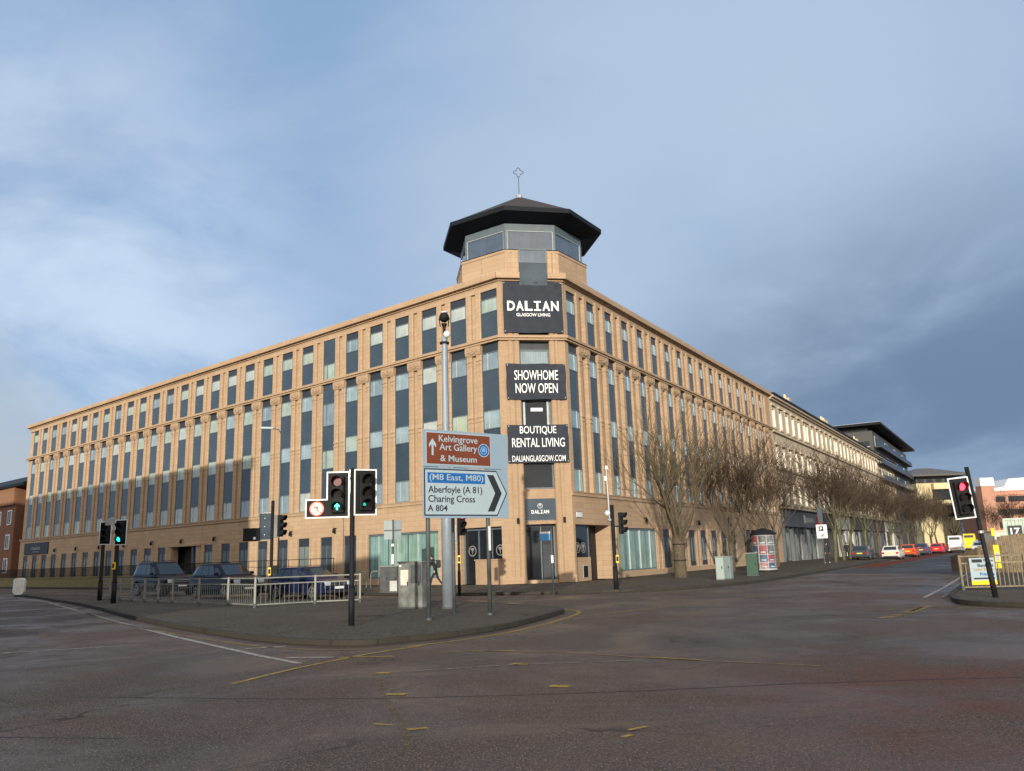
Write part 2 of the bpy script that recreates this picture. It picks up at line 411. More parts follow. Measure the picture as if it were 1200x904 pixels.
# ------------------------------------------------------------------ ground
def flat(name, pts, z, mat, thick=0.):
    tri = geometry.tessellate_polygon([[Vector((x, y, 0)) for x, y in pts]])
    v = [(x, y, z) for x, y in pts]; f = [tuple(t) for t in tri]
    mb = MB(mat); mb.add(v, f)
    if thick:
        n = len(pts); mb.add([(x, y, z) for x, y in pts] + [(x, y, z - thick) for x, y in pts], [(i, (i + 1) % n, n + (i + 1) % n, n + i) for i in range(n)])
    o = mb.build(name); return struct(o)
def smooth_pts(pts, it=2, closed=False):
    for _ in range(it):
        q = []
        n = len(pts)
        if not closed: q.append(pts[0])
        for i in range(n if closed else n - 1):
            a, b = pts[i], pts[(i + 1) % n]
            q += [(a[0] * .75 + b[0] * .25, a[1] * .75 + b[1] * .25), (a[0] * .25 + b[0] * .75, a[1] * .25 + b[1] * .75)]
        if not closed: q.append(pts[-1])
        pts = q
    return pts
def strip(name, pts, w, z, mat, h=0., off=0., zb=-.02):
    """ribbon or kerb along a polyline"""
    P = [Vector((x, y, 0)) for x, y in pts]; L = []; Rr = []
    for i, p in enumerate(P):
        t = (P[min(i + 1, len(P) - 1)] - P[max(i - 1, 0)]).normalized(); nn = Vector((-t.y, t.x, 0))
        L.append(p + nn * (off + w / 2)); Rr.append(p + nn * (off - w / 2))
    mb = MB(mat)
    for i in range(len(P) - 1):
        a, b, c, d = L[i], L[i + 1], Rr[i + 1], Rr[i]
        if h:
            zt = z + h
            mb.add([(*q[:2], zt) for q in (a, b, c, d)] + [(*q[:2], zb) for q in (a, b, c, d)], [(0, 1, 2, 3), (0, 1, 5, 4), (3, 2, 6, 7)])
        else: mb.add([(*q[:2], z) for q in (a, b, c, d)], [(0, 1, 2, 3)])
    return struct(mb.build(name))

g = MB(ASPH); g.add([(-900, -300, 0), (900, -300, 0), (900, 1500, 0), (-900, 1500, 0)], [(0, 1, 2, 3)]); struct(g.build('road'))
isl_front = smooth_pts([(-34.2, 56.5), (-32.3, 54.7), (-22.4, 41.6), (-18.0, 35.5), (-12.9, 27.7), (-8.9, 22.2), (-5.8, 18.4), (-4.2, 17.0), (-3.2, 16.6), (-2.4, 17.0), (-1.3, 17.9), (-.2, 19.6), (1.0, 22.9), (1.4, 24.4), (.8, 25.6)], 2)
isl_back = smooth_pts([(.8, 25.6), (-1.5, 29.5), (-4.9, 32.6), (-6.7, 34.0), (-11.3, 36.3), (-16.5, 40.6), (-23.7, 47.6), (-30.5, 55.0), (-33.2, 57.0), (-34.2, 56.5)], 2)
flat('traffic_island_pavement', isl_front[:-1] + isl_back[:-1], .115, PAVE)
strip('kerb', isl_front, .16, 0, KERB, .125, .075)
strip('kerb', isl_back, .16, 0, KERB, .12, .075)
bk = smooth_pts([(-92, 124), (-49.8, 82.7), (-24.9, 59.8), (-6.6, 39.2), (-3.2, 37.0), (-.3, 36.0), (1.6, 35.1), (4.0, 34.9), (7.1, 36.0), (9.9, 38.3), (12.4, 41.6), (17.6, 50.2), (25.5, 63.5), (36.6, 82.0)], 2)
far = [(36.6 + dR.x * k, 82.0 + dR.y * k) for k in (60, 120, 220, 330)]
inner = [(B.x + dR.x * 340 - 20, B.y + dR.y * 340), (B.x + dR.x * 60 - 10, B.y + dR.y * 60 + 2), (1, 52), (A.x + dL.x * 60, A.y + dL.y * 60 + 4), (-88, 132)]
flat('pavement', bk[:-1] + [(36.6, 82.0)] + far + inner, .12, PAVE)
strip('kerb', bk + far, .16, 0, KERB, .13, -.075)
rp = smooth_pts([(40, 14.5), (20, 18.2), (14, 19.6), (12.3, 20.6), (11.6, 22.2), (12.4, 24.2), (14, 27), (19.3, 35.6)], 2)
rpf = [(19.3 + dR.x * k, 35.6 + dR.y * k) for k in (40, 120, 300)]
flat('pavement', rp[:-1] + [(19.3, 35.6)] + rpf + [(340, 280), (200, 60), (60, 12)], .12, PAVE)
strip('kerb', rp + rpf, .16, 0, KERB, .13, -.075)
# newer surfacing in the right-hand street, with the red lane along its kerb
def off_line(p0, k0, k1, side, d):
    return [(p0[0] + d.x * k + nR.x * side, p0[1] + d.y * k + nR.y * side) for k in (k0, k1)]
P0 = (17.6, 50.2)
a0, a1 = off_line(P0, 2, 320, .25, dR); b1, b0 = off_line(P0, 320, -3.5, 8.7, dR)
flat('road_resurfacing', [a0, a1, b1, b0], .004, ASPH2)
c0, c1 = off_line(P0, 10, 300, .3, dR); d1, d0 = off_line(P0, 300, 14, 2.1, dR)
flat('cycle_lane', [c0, c1, d1, d0], .008, REDLANE)
def line(pts, w, mat, z=.008): return strip('road_marking', pts, w, z, mat)
line([(-31.5, 52.5), (-25, 44.4), (-18.7, 35.2), (-12.5, 26.2), (-8.1, 20.0), (-4.9, 15.7), (-3.7, 14.2)], .13, PWHITE)
line(smooth_pts([(-22.6, 41), (-18.35, 34.9), (-13.3, 27.1), (-9.2, 21.7), (-6.0, 17.9), (-4.3, 16.4), (-3.2, 16.0), (-2.2, 16.4)], 1), .1, PYEL2)
line(smooth_pts([(-2.2, 16.3), (-1.0, 17.4), (.2, 19.3), (1.45, 22.7), (1.85, 24.6), (1.2, 26)], 2), .1, PYEL)
line([(-5.5, 16.9), (-4.75, 17.15)], .12, PWHITE); line([(-4.2, 15.1), (-3.3, 14.95)], .12, PWHITE)
line([(-4.1, 12.1), (-3.6, 13.6), (-2.7, 15.4), (-1.9, 16.4)], .1, PYEL)
line([(1.5, 22.8), (1.95, 22.9), (3.5, 24.4), (5.1, 26.0), (8.5, 29.2)], .1, PYEL)
line([(-3.2, 14.9), (-2.2, 14.8)], .1, PYEL); line([(-1.6, 15.1), (-.8, 15.25), (.5, 14.7), (1.1, 14.3), (2.0, 13.5), (2.7, 13.0), (4.2, 12.0)], .07, PYEL2)
line([(-.85, 15.2), (-.1, 15.05)], .12, PYEL); line([(2.0, 13.55), (2.75, 13.0)], .12, PYEL)
for a, b, ww in (((-2.2, 12.75), (-1.95, 12.7), .16), ((-1.7, 10.75), (-1.45, 10.7), .14), ((-.15, 13.3), (.12, 13.15), .2), ((.36, 11.0), (.62, 10.9), .18), ((1.0, 8.2), (1.2, 8.35), .06), ((-1.15, 8.55), (-.95, 8.6), .08), ((-5.6, 8.0), (-5.4, 8.05), .09), ((.9, 7.9), (1.0, 8.0), .06), ((-1.55, 8.9), (-1.35, 8.8), .05)):
    line([a, b], ww, PYEL)
line([(-2.15, 12.6), (-1.65, 10.4), (-1.2, 8.7), (-1.0, 7.7)], .09, paint('ghost_yellow_paint', (.16, .12, .045), .43), .007)
line([(-1.9, 12.75), (0, 13.2), (1.9, 13.2)], .07, PWHITE2)
for k in range(6):
    t = k * 1.5; line([(3.6 + t, 17.2 + t * .55), (4.5 + t, 17.5 + t * .5)], .09, PWHITE2)
    line([(4.6 + t * .9, 21.8 + t * .2), (5.4 + t * .9, 22.1 + t * .2)], .08, PWHITE2)
for a, b in (((8.2, 19.1), (9.1, 20.0)), ((9.3, 20.3), (10.9, 22.4))): line([a, b], .28, PYEL2)
line([(9.6, 20.7), (10.6, 22.1)], .12, PYEL)
line([(12.35, 25.6), (14.9, 29.6), (18.7, 35.8), (24, 44.5)], .12, PWHITE, .012); line([(12.7, 25.2), (14.9, 28.9), (18.9, 35.4), (24.2, 44.2)], .12, PWHITE2, .012)
line([(11.9, 20.2), (11.1, 22.2), (11.6, 24.0)], .1, PYEL2)
line(smooth_pts([(3.4, 34.5), (7.2, 35.55), (10.1, 37.9), (12.9, 41.6), (18.0, 50.0), (26, 63.2)], 1), .1, PWHITE2, .012)
for k in range(14):
    q = off_line(P0, 8 + k * 9, 11 + k * 9, 4.6, dR); line(q, .1, PWHITE2, .012)
line([(-14, 16.5), (-9.2, 18.2), (-8.3, 18.4)], .25, PWHITE2, .006)
TAR = M('tar_seam', (.018, .016, .015), .5, 0, .2)
for q in ([(-30, 20), (-14, 17.2), (-9, 16.8)], [(2.2, 22), (7, 20.4), (11, 20.0)], [(-6, 11.4), (-1, 10.2), (6, 10.8), (14, 9)], [(3, 30.5), (10, 27.5), (11.6, 25)], [(-16, 12), (-9, 9.5), (-4, 8.6)]): line(smooth_pts(q, 2), .035, TAR, .003)
# access cover
mb = MB(M('iron_cover', (.035, .033, .03), .55, .4)); mb.box(-.35, .35, -.35, .35, 0, .012); mc = mb.build('manhole_cover', None, T((-2.4, 12.9, .002)) @ Matrix.Rotation(.4, 4, 'Z') @ T((0, 0, 0)))
bpy.data.objects.remove(mc)

# ------------------------------------------------------------------ the corner building
bld = thing('office_building', 'long five-storey sandstone corner building with an octagonal glazed tower', 'building', A)
OFF = T(-A)
FL = OFF @ FR(A, dL, nL); FRr = OFF @ FR(B, -dR, nR); FC = OFF @ FR(A, dC, -nC)
ZS, ZG0, ZG1, ZA0, ZA1, ZF, ZC = 4.88, 5.12, 13.88, 14.15, 17.10, 17.50, 17.95

def col_loft(mb, poly, z0, z1, ox=0., mat=None):
    mb.loft([[(x + ox, y, z0) for x, y in poly], [(x + ox, y, z1) for x, y in poly]], mat)
def shaft_poly(a, d, b=-.139): return [(-a, b), (-a, d - .03), (-a + .05, d), (a - .05, d), (a, d - .03), (a, b)]

def facade(sg, FM, n, pitch, c0, ww, LEN, gopen, odd=()):
    X = lambda s: sg * s
    wl = MB(SAND)
    def wb(s0, s1, z0, z1, y0=-.5, y1=0., mat=None): wl.box(X(s0), X(s1), y0, y1, z0, z1, mat)
    cs = [c0 + pitch * i for i in range(n)]
    edges = [0.] + [e for c in cs for e in (c - ww / 2, c + ww / 2)] + [LEN]
    for i in range(0, len(edges), 2):
        yy = -.14 if 0 < i < len(edges) - 2 or edges[i + 1] - edges[i] > 1 else 0.
        wb(edges[i], edges[i + 1], ZG0, ZG1, -.5, yy); wb(edges[i], edges[i + 1], ZA0, ZA1, -.5, yy)
    tail = edges[-2] + (pitch - ww)
    if LEN - tail > .3: wb(tail, LEN, ZG0, ZG1, -.14, 0.); wb(tail, LEN, ZA0, ZA1, -.14, 0.)
    wb(0, LEN, 3.27, ZS); wb(0, LEN, ZA1, ZF)
    gs = sorted(gopen); p = 0.
    for a, b, z0, z1 in gs:
        wb(p, a, 0, 3.27); 
        if z0 > 0: wb(a, b, 0, z0)
        if z1 < 3.27: wb(a, b, z1, 3.27)
        p = b
    wb(p, LEN, 0, 3.27)
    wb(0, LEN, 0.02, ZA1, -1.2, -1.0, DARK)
    for s0, s1 in [(gs[i][1], gs[i + 1][0]) for i in range(len(gs) - 1)]:      # shallow strips on the ground floor piers
        if 1.0 < s1 - s0 < 2:
            for q in (-.33, .33): col_loft(wl, shaft_poly(.2, .05, .001), .42, 3.2, X((s0 + s1) / 2) + q)
    wl.build('wall', bld, FM)
    st = MB(SAND); st.box(X(-.03), X(LEN + .03), -.5, .07, ZS, ZG0 - .06); st.box(X(-.05), X(LEN + .05), -.5, .11, ZG0 - .06, ZG0); st.build('string_course', bld, FM)
    st = MB(SAND); st.box(X(-.04), X(LEN + .06), -.5, .16, ZG1, ZG1 + .12); st.box(X(-.08), X(LEN + .1), -.5, .26, ZG1 + .12, ZA0); st.build('string_course', bld, FM)
    co = MB(SAND)
    for z0, z1, d in ((ZF, ZF + .10, .10), (ZF + .10, ZC, .34)): co.box(X(-d * .35), X(LEN + d), -.5, d, z0, z1)
    co.build('cornice', bld, FM)
    # pilasters, windows: one of each, then copies
    pw = pitch - ww; hx = pw / 2 - .225
    pm = MB(SAND)
    for q in (-hx, hx):
        for z0, z1, a_, d_ in [(p_[0], p_[1], p_[2], p_[3] + (.06 if sg < 0 else 0)) for p_ in ((ZG0 + .002, 9.3, .22, .03), (9.3, 9.42, .225, .06), (9.42, 9.55, .205, .015), (9.55, 9.67, .225, .06), (9.67, 12.72, .212, .03), (12.72, 12.82, .225, .055), (12.82, 12.95, .205, .015), (12.95, 13.05, .225, .055), (13.05, 13.3, .215, .03))]:
            col_loft(pm, shaft_poly(a_, d_), z0, z1, q)
    a = hx + .23
    pm.loft([[(-a * k, -.13, z), (-a * k, d, z), (a * k, d, z), (a * k, -.13, z)] for z, d, k in ((13.3, .05, .95), (13.4, .11, .99), (13.55, .14, 1.0), (13.78, .14, 1.0), (13.878, .11, .98))])
    for q, zz, r in ((-.33, 13.62, .10), (.33, 13.62, .10), (-.16, 13.5, .07), (.16, 13.5, .07), (0, 13.66, .09), (0, 13.48, .08)):
        pm.ring_y(q, zz, .10, .175, r * .45, r, 10); pm.disc_y(q, zz, .10, .16, r * .3, 8)
    am = MB(SAND)
    for q in (-hx, hx): col_loft(am, shaft_poly(.21, .02 if sg > 0 else .08), ZA0 + .002, ZA1 - .001, q)
    for q in (-hx, hx): col_loft(am, shaft_poly(.21, .02 if sg > 0 else .08, .001), ZA1, ZA1 + .15, q)
    am2 = am
    proto = {}
    for key, mb in (('pilaster', pm), ('attic_pilaster', am2)): proto[key] = mb
    def winmesh(kind, oddw):
        mb = MB(SLATE); pn = []
        h = ww / 2
        if kind == 'attic_window':
            if oddw: segs = [(ZA0, 15.35, 'g'), (15.35, ZA1, 's')]
            else: segs = [(ZA0, 15.75, 's'), (15.75, 16.62, 'g'), (16.62, ZA1, 'd')]
        else:
            if oddw: segs = [(ZG0, 7.9, 's'), (7.9, 9.2, 'g'), (9.2, 10.9, 's'), (10.9, 12.5, 'g'), (12.5, ZG1, 's')]
            else: segs = [(ZG0, 6.45, 'g'), (6.45, 8.8, 's'), (8.8, 9.9, 'g'), (9.9, 12.25, 's'), (12.25, 13.33, 'g'), (13.33, ZG1, 'd')]
        for z0, z1, t in segs:
            if t == 's':
                mb.box(-h, h, -.20, -.05, z0 + .02, z1 - .02); mb.box(-h, h, -.18, -.03, z0, z0 + .02, SLATED); mb.box(-h, h, -.18, -.03, z1 - .02, z1, SLATED)
                if z1 - z0 > 1.8: mb.box(-h, h, -.21, -.056, (z0 + z1) / 2 - .01, (z0 + z1) / 2 + .01, SLATED)
            elif t == 'd': mb.box(-h, h, -.22, -.08, z0, z1, SLATED)
            else:
                pn.append((z0 + .05, z1 - .05))
                mb.box(-h, h, -.18, -.03, z0, z0 + .05, FRAME); mb.box(-h, h, -.18, -.03, z1 - .05, z1, FRAME)
                mb.box(-h, -h + .05, -.18, -.03, z0 + .05, z1 - .05, FRAME); mb.box(h - .05, h, -.18, -.03, z0 + .05, z1 - .05, FRAME)
                q = -h * .35 * sg * (-1)
                mb.box(q - .025, q + .025, -.165, -.035, z0 + .05, z1 - .05, FRAMEW if not oddw else FRAME)
        pms = []
        for z0, z1 in pn:
            b = MB(PANE_L if sg > 0 else PANE_R); b.box(-h + .05, h - .05, -.10, -.07, z0, z1); pms.append(b)
        return mb, pms
    made = {}
    def put(key, mbs, s):
        if key not in made:
            mb, pms = mbs; o = mb.build(key[0], bld, FM @ T((X(s), 0, 0)))
            made[key] = (o, [b.build('pane', o) for b in pms])
        else:
            o0, ps = made[key]; o = o0.copy(); COL.objects.link(o); o.parent = bld; o.matrix_basis = FM @ T((X(s), 0, 0))
            for p_ in ps: q = p_.copy(); COL.objects.link(q); q.parent = o
    for i, c in enumerate(cs):
        od = i in odd
        put(('attic_window', od), winmesh('attic_window', od) if ('attic_window', od) not in made else None, c)
        put(('bay_window', od), winmesh('bay_window', od) if ('bay_window', od) not in made else None, c)
        if i < n - 1 or LEN - c > pitch * .8:
            put(('pilaster', 0), (pm, []), c + pitch / 2); put(('attic_pilaster', 0), (am2, []), c + pitch / 2)
    # ground floor windows
    for a, b, z0, z1 in gs:
        if b - a > 1.6: continue
        w_ = b - a
        key = ('ground_window', round(w_, 2), round(z0, 2))
        if key not in made:
            mb = MB(FRAME); h = w_ / 2
            mb.box(-h, h, -.2, -.06, z1 - .55, z1, SLATED); mb.box(-h, h, -.2, -.04, z0, z0 + .35, SLATED)
            mb.box(-h, -h + .06, -.18, -.04, z0 + .35, z1 - .55); mb.box(h - .06, h, -.18, -.04, z0 + .35, z1 - .55); mb.box(-.03, .03, -.16, -.05, z0 + .35, z1 - .55)
            pn = MB(PANE_G); pn.box(-h + .06, h - .06, -.12, -.09, z0 + .35, z1 - .55)
            put(key, (mb, [pn]), (a + b) / 2)
        else: put(key, None, (a + b) / 2)
    return cs

ww = 1.32; cL = [.75 + 2.545 * i for i in range(28)]
gL = [(.22, 3.4, 0.12, 3.30), (5.22, 11.65, .5, 3.25), (32.95, 36.98, .12, 3.27)] + [(c - .63, c + .63, .5, 3.27) for i, c in enumerate(cL) if i >= 5 and i not in (13, 14)]
gL = [x for x in gL if not (32 < x[0] < 32.95)]
facade(1, FL, 28, 2.545, .75, ww, 71.35, gL, odd=(6,))
cR = [.99 + 2.62 * i for i in range(17)]
gR = [(.24, 4.79, .12, 3.28), (6.06, 12.14, .5, 3.15), (33.2, 38.6, .12, 3.27)] + [(c - .66, c + .66, .5, 3.12) for i, c in enumerate(cR) if 5 <= i <= 11 or i in (15, 16)]
facade(-1, FRr, 17, 2.62, .99, 1.16, 46.6, gR)

def glazing(FM, s0, s1, z0, z1, n, sg, name='shop_window'):
    mb = MB(FRAME); X = lambda s: sg * s
    mb.box(X(s0), X(s1), -.25, -.08, z0, z0 + .08); mb.box(X(s0), X(s1), -.25, -.08, z1 - .12, z1)
    for i in range(n + 1):
        s = s0 + .04 + (s1 - s0 - .08) * i / n; mb.box(X(s - .035), X(s + .035), -.23, -.08, z0 + .08, z1 - .12, FRAME if i % 2 else FRAMEW)
    o = mb.build(name, bld, FM)
    for i in range(n):
        a = s0 + .04 + (s1 - s0 - .08) * i / n; b = s0 + .04 + (s1 - s0 - .08) * (i + 1) / n
        p = MB(PANE_C); p.box(X(a + .035), X(b - .035), -.19, -.16, z0 + .08, z1 - .12); p.build('pane', o)
glazing(FL, 5.22, 11.65, .5, 3.25, 7, 1); glazing(FRr, 6.06, 12.14, .5, 3.15, 7, -1)

def mono_word(word, parent, mat, x, z, y, w, h):
    n = len(word); cw = w / n
    for i, ch in enumerate(word):
        cxx = x - w / 2 + cw * (i + .5)
        if ch == 'I':
            mb = MB(mat); q = cw * .40; b = h * .16
            mb.box(cxx - q, cxx + q, y - .004, y + .002, z, z + b); mb.box(cxx - q, cxx + q, y - .004, y + .002, z + h - b, z + h); mb.box(cxx - b * .6, cxx + b * .6, y - .004, y + .002, z + b, z + h - b); mb.build('lettering', parent)
        else: text(ch, parent, mat, cxx, z, y, cw * .88, h, .03)
def logo(parent, x, z, y, r, mat, flip=1):
    mb = MB(mat); mb.ring_y(x, z, y, y + .01, r * .86, r, 28)
    for a0, a1, b0, b1 in ((0, -.62, 0, .1), (0, -.1, -.34, .34), (0, -.1, .34, .34), (0, .1, -.1, .56), (0, .1, .12, .56)):
        mb.tube([(x + a0 * r, y + .004, z + a1 * r), (x + b0 * r, y + .004, z + b1 * r)], r * .055, 5)
    mb.ring_y(x - .3 * r, z + .38 * r, y + .001, y + .009, r * .12, r * .2, 12); mb.ring_y(x + .3 * r, z + .42 * r, y + .001, y + .009, r * .12, r * .2, 12)
    return mb.build('emblem', parent)
# lobby corner windows on the left street, low brick wall beneath
mb = MB(FRAME); mb.box(.22, 3.4, -.42, -.3, 3.12, 3.3); mb.box(2.2, 2.28, -.4, -.3, .14, 3.12); mb.box(1.2, 1.26, -.4, -.31, 1.46, 3.12); mb.box(3.3, 3.4, -.4, -.3, .14, 3.12)
lob = mb.build('lobby_window', bld, FL)
for a, b, z0 in ((.22, 1.2, 1.46), (1.26, 2.2, 1.46), (2.28, 3.3, .14)):
    p = MB(PANE_D); p.box(a, b, -.37, -.34, z0, 3.12); p.build('pane', lob)
mb = MB(SANDB); mb.box(.22, 2.24, -.5, .03, .0, 1.44); mb.box(.2, 2.3, -.5, .06, 1.44, 1.5); mb.build('low_wall', bld, FL)
LOGOW = M('logo_white', (.24, .24, .23), .5)
for s in (2.78, .66): logo(lob, s, 1.98, -.335, .3, LOGOW)
# niche on the right street
mb = MB(SAND); mb.box(-.26, -2.46, -.5, -.24, .02, 1.44); mb.box(-2.40, -2.46, -2.0, -.5, .02, 3.28); mb.box(-.24, -4.79, -2.2, -2.0, 0.02, 3.28); mb.box(-4.79, -4.9, -2.2, -.5, .02, 3.28); mb.box(-.24, -4.79, -2.2, -.5, 3.28, 3.4)
mb.build('niche', bld, FRr)
mb = MB(FRAME); mb.box(-.26, -2.46, -.42, -.30, 3.2, 3.28); mb.box(-.26, -.32, -.42, -.3, 1.44, 3.2); mb.box(-2.40, -2.46, -.42, -.3, 1.44, 3.2)
nw = mb.build('niche_window', bld, FRr); p = MB(PANE_D); p.box(-.32, -2.40, -.38, -.35, 1.44, 3.2); p.build('pane', nw)
for s in (1.05, 1.75): logo(nw, -s, 1.98, -.345, .3, LOGOW)
mb = MB(BLACK); mb.box(-1.45, -1.95, -.245, -.2, .32, .95); mb.box(-1.4, -2.0, -.245, -.22, .28, 1.0, PALEP); mb.build('wall_vent', bld, FRr)
mb = MB(WHITE); mb.box(-.42, -1.15, .003, .03, 3.68, 3.95); mb.box(-.46, -1.19, .003, .02, 3.64, 3.99, FRAME); mb.build('street_name_plate', bld, FRr)
# dark canopy and entrance further along the right street
mb = MB(BLACK); mb.prism([(0, 0), (0, .8), (.05, .8), (1.6, .1), (1.6, 0)], -38.4, -33.4)
mb.build('canopy', bld, FRr @ T((0, 0, 2.9)) @ Matrix.Rotation(R(90), 4, 'Z'))
mb = MB(PANE_D); mb.box(-33.2, -38.6, -.6, -.5, .12, 3.27); mb.build('entrance_door', bld, FRr)
# recessed entrance on the left street
mb = MB(PANE_D); mb.box(32.95, 36.98, -.9, -.8, .12, 3.2); mb.box(34.9, 35.0, -.8, -.74, .12, 3.2, FRAME); mb.box(33.9, 33.95, -.8, -.74, .12, 3.2, FRAME)
ent = mb.build('entrance_door', bld, FL)
mb = MB(SAND); mb.box(32.4, 37.5, .002, .22, 3.24, 3.42); mb.box(32.6, 32.9, .002, .12, .1, 3.24); mb.box(37.05, 37.35, .002, .12, .1, 3.24); mb.build('door_surround', bld, FL)
# wall lamps
lampmb = MB(BLACK); lampmb.box(-.05, .05, .002, .2, 3.78, 3.84); lampmb.loft([[(.1 * math.cos(t), .2 + .1 * math.sin(t), z) for t in [k * math.pi / 4 for k in range(8)]] for z in (3.5, 3.62)]); lampmb.loft([[(r * math.cos(t), .2 + r * math.sin(t), z) for t in [k * math.pi / 4 for k in range(8)]] for r, z in ((.07, 3.62), (.12, 3.66), (.03, 3.86))])
crv = MB(SAND)
l0 = None
for FM, ss in ((FL, (14.95, 19.95, 25.1, 30.2, 35.35, 40.5, 45.7, 50.85, 56.1, 61.3)), (FRr, (-10.16, -20.6, -28.5))):
    for s in ss:
        if l0 is None: l0 = lampmb.build('wall_lamp', bld, FM @ T((s, 0, 0)))
        else:
            o = l0.copy(); COL.objects.link(o); o.parent = bld; o.matrix_basis = FM @ T((s, 0, 0))
# chamfered corner
mb = MB(SANDB)
for a, b in ((0, 1.17), (2.93, WC)):
    mb.box(a, b, 0, .5, 0, ZG1); mb.box(a, b, 0, .5, ZA0, ZF)
mb.box(1.17, 2.93, .12, .5, 4.74, 5.28); mb.box(1.17, 2.93, .10, .5, 3.33, 3.54)
for a, b in ((.52, .78), (.86, 1.12), (2.98, 3.2), (3.27, 3.42)):
    mb.box(a, b, -.07, -.001, .14, ZG1); mb.box(a, b, -.07, -.001, ZA0 + .002, 17.2)
mb.box(-.06, 1.17, -.10, -.0715, .14, .5); mb.box(2.93, WC + .06, -.10, -.0715, .14, .5)
mb.build('corner_wall', bld, FC)
mb = MB(SAND); mb.box(-.1, WC + .1, -.16, .5, ZG1, ZG1 + .12); mb.box(-.14, WC + .14, -.26, .5, ZG1 + .12, ZA0); mb.build('string_course', bld, FC)
for a, b in ((0, 1.28), (2.96, WC)):
    mb = MB(SAND)
    for z0, z1, d in ((ZF, ZF + .10, .10), (ZF + .10, ZC, .34)):
        mb.box(a - (d * .35 if a == 0 else 0), b + (d * .35 if b > 3 else 0), -d, .5, z0, z1)
    mb.build('cornice', bld, FC)
cw = MB(SLATE); cw.box(1.17, 2.93, .30, .42, 6.75, 8.85); cw.box(1.17, 2.93, .30, .42, 10.4, 12.4); cw.box(1.17, 2.93, .33, .45, 13.4, ZG1, SLATED); cw.box(1.17, 2.93, .30, .5, ZA0, 17.2)
for z0, z1 in ((5.3, 6.75), (8.85, 10.4), (12.4, 13.4)):
    cw.box(1.17, 1.25, .26, .4, z0, z1, FRAME); cw.box(2.85, 2.93, .26, .4, z0, z1, FRAME); cw.box(1.25, 2.85, .26, .4, z0, z0 + .07, FRAME); cw.box(1.25, 2.85, .26, .4, z1 - .07, z1, FRAME)
cw.box(1.3, 1.42, .25, .258, 8.95, 10.3, FRAMEW); cw.box(2.68, 2.8, .25, .258, 8.95, 10.3, FRAMEW)
cwo = cw.build('corner_window', bld, FC)
for z0, z1 in ((5.37, 6.68), (8.92, 10.33), (12.47, 13.33)):
    p = MB(PANE_D if z0 < 12 else PANE_L); p.box(1.25, 2.85, .32, .36, z0, z1); p.build('pane', cwo)
bl = MB(WHITE); bl.box(1.75, 2.45, .305, .315, 9.75, 9.95); bl.build('blind', cwo)
mb = MB(FRAME); mb.box(1.17, 1.25, .7, .8, .3, 3.33); mb.box(2.85, 2.93, .7, .8, .3, 3.33); mb.box(1.25, 2.85, .7, .8, 3.2, 3.33); mb.box(2.1, 2.16, .7, .8, .3, 3.2); mb.box(2.2, 2.8, .68, .72, .32, 2.2, SLATED)
dor = mb.build('entrance_door', bld, FC)
p = MB(PANE_D); p.box(1.25, 2.1, .74, .78, .3, 3.2); p.box(2.16, 2.85, .74, .78, .3, 3.2); p.build('pane', dor)
mb = MB(SANDB); mb.box(1.17, 1.171, .5, .8, .3, 3.33); mb.box(2.929, 2.93, .5, .8, .3, 3.33); mb.box(1.17, 2.93, .14, .9, .02, .3, SAND); mb.build('doorstep', bld, FC)
mb = MB(SLATE); mb.box(1.12, 2.95, .02, .098, 3.55, 4.73)
sgn = mb.build('entrance_sign', bld, FC); logo(sgn, 2.03, 4.33, .008, .14, CAST); mono_word('DALIAN', sgn, CAST, 2.03, 3.9, .012, 1.02, .2)
for u in (.74, 3.36):
    mb = MB(BLACK); mb.box(u - .06, u + .06, -.2, -.075, 3.38, 3.68); mb.build('wall_lamp', bld, FC)
# far left sign panel
mb = MB(SIGNK); mb.box(63.3, 69.8, .005, .10, 3.42, 4.62); fs = mb.build('fascia_sign', bld, FL)
logo(fs, 66.5, 4.36, .102, .12, LOGOW); text('DALIAN', fs, LOGOW, 66.5, 3.86, .104, 2.3, .3, .03, True); text('GLASGOW LIVING', fs, LOGOW, 66.5, 3.6, .104, 1.6, .1, .02, True)
# end wall, roof
def wpt(P, s, d, out, n): return (P.x + d.x * s + n.x * out - A.x, P.y + d.y * s + n.y * out - A.y)
rf = MB(M('roof_felt', (.10, .10, .10), .9))
pl = [wpt(A, 0, dL, -.45, nL), wpt(A, 71.3, dL, -.45, nL), wpt(A, 71.3, dL, -16, nL), wpt(A, 22, dL, -16, nL), wpt(B, 22, dR, -16, nR), wpt(B, 46.5, dR, -16, nR), wpt(B, 46.5, dR, -.45, nR), wpt(B, 0, dR, -.45, nR)]
tri = geometry.tessellate_polygon([[Vector((x, y, 0)) for x, y in pl]]); rf.add([(x, y, 17.7) for x, y in pl], [tuple(t) for t in tri]); rf.build('roof', bld)
ew = MB(SAND); ew.box(71.35, 71.36, -16, -.5, 0, ZC); ew.box(71.35, 71.40, -16, -15.9, 0, ZC); ew.box(71.33, 71.347, -16, -.5, 0, ZC); ew.build('end_wall', bld, FL)
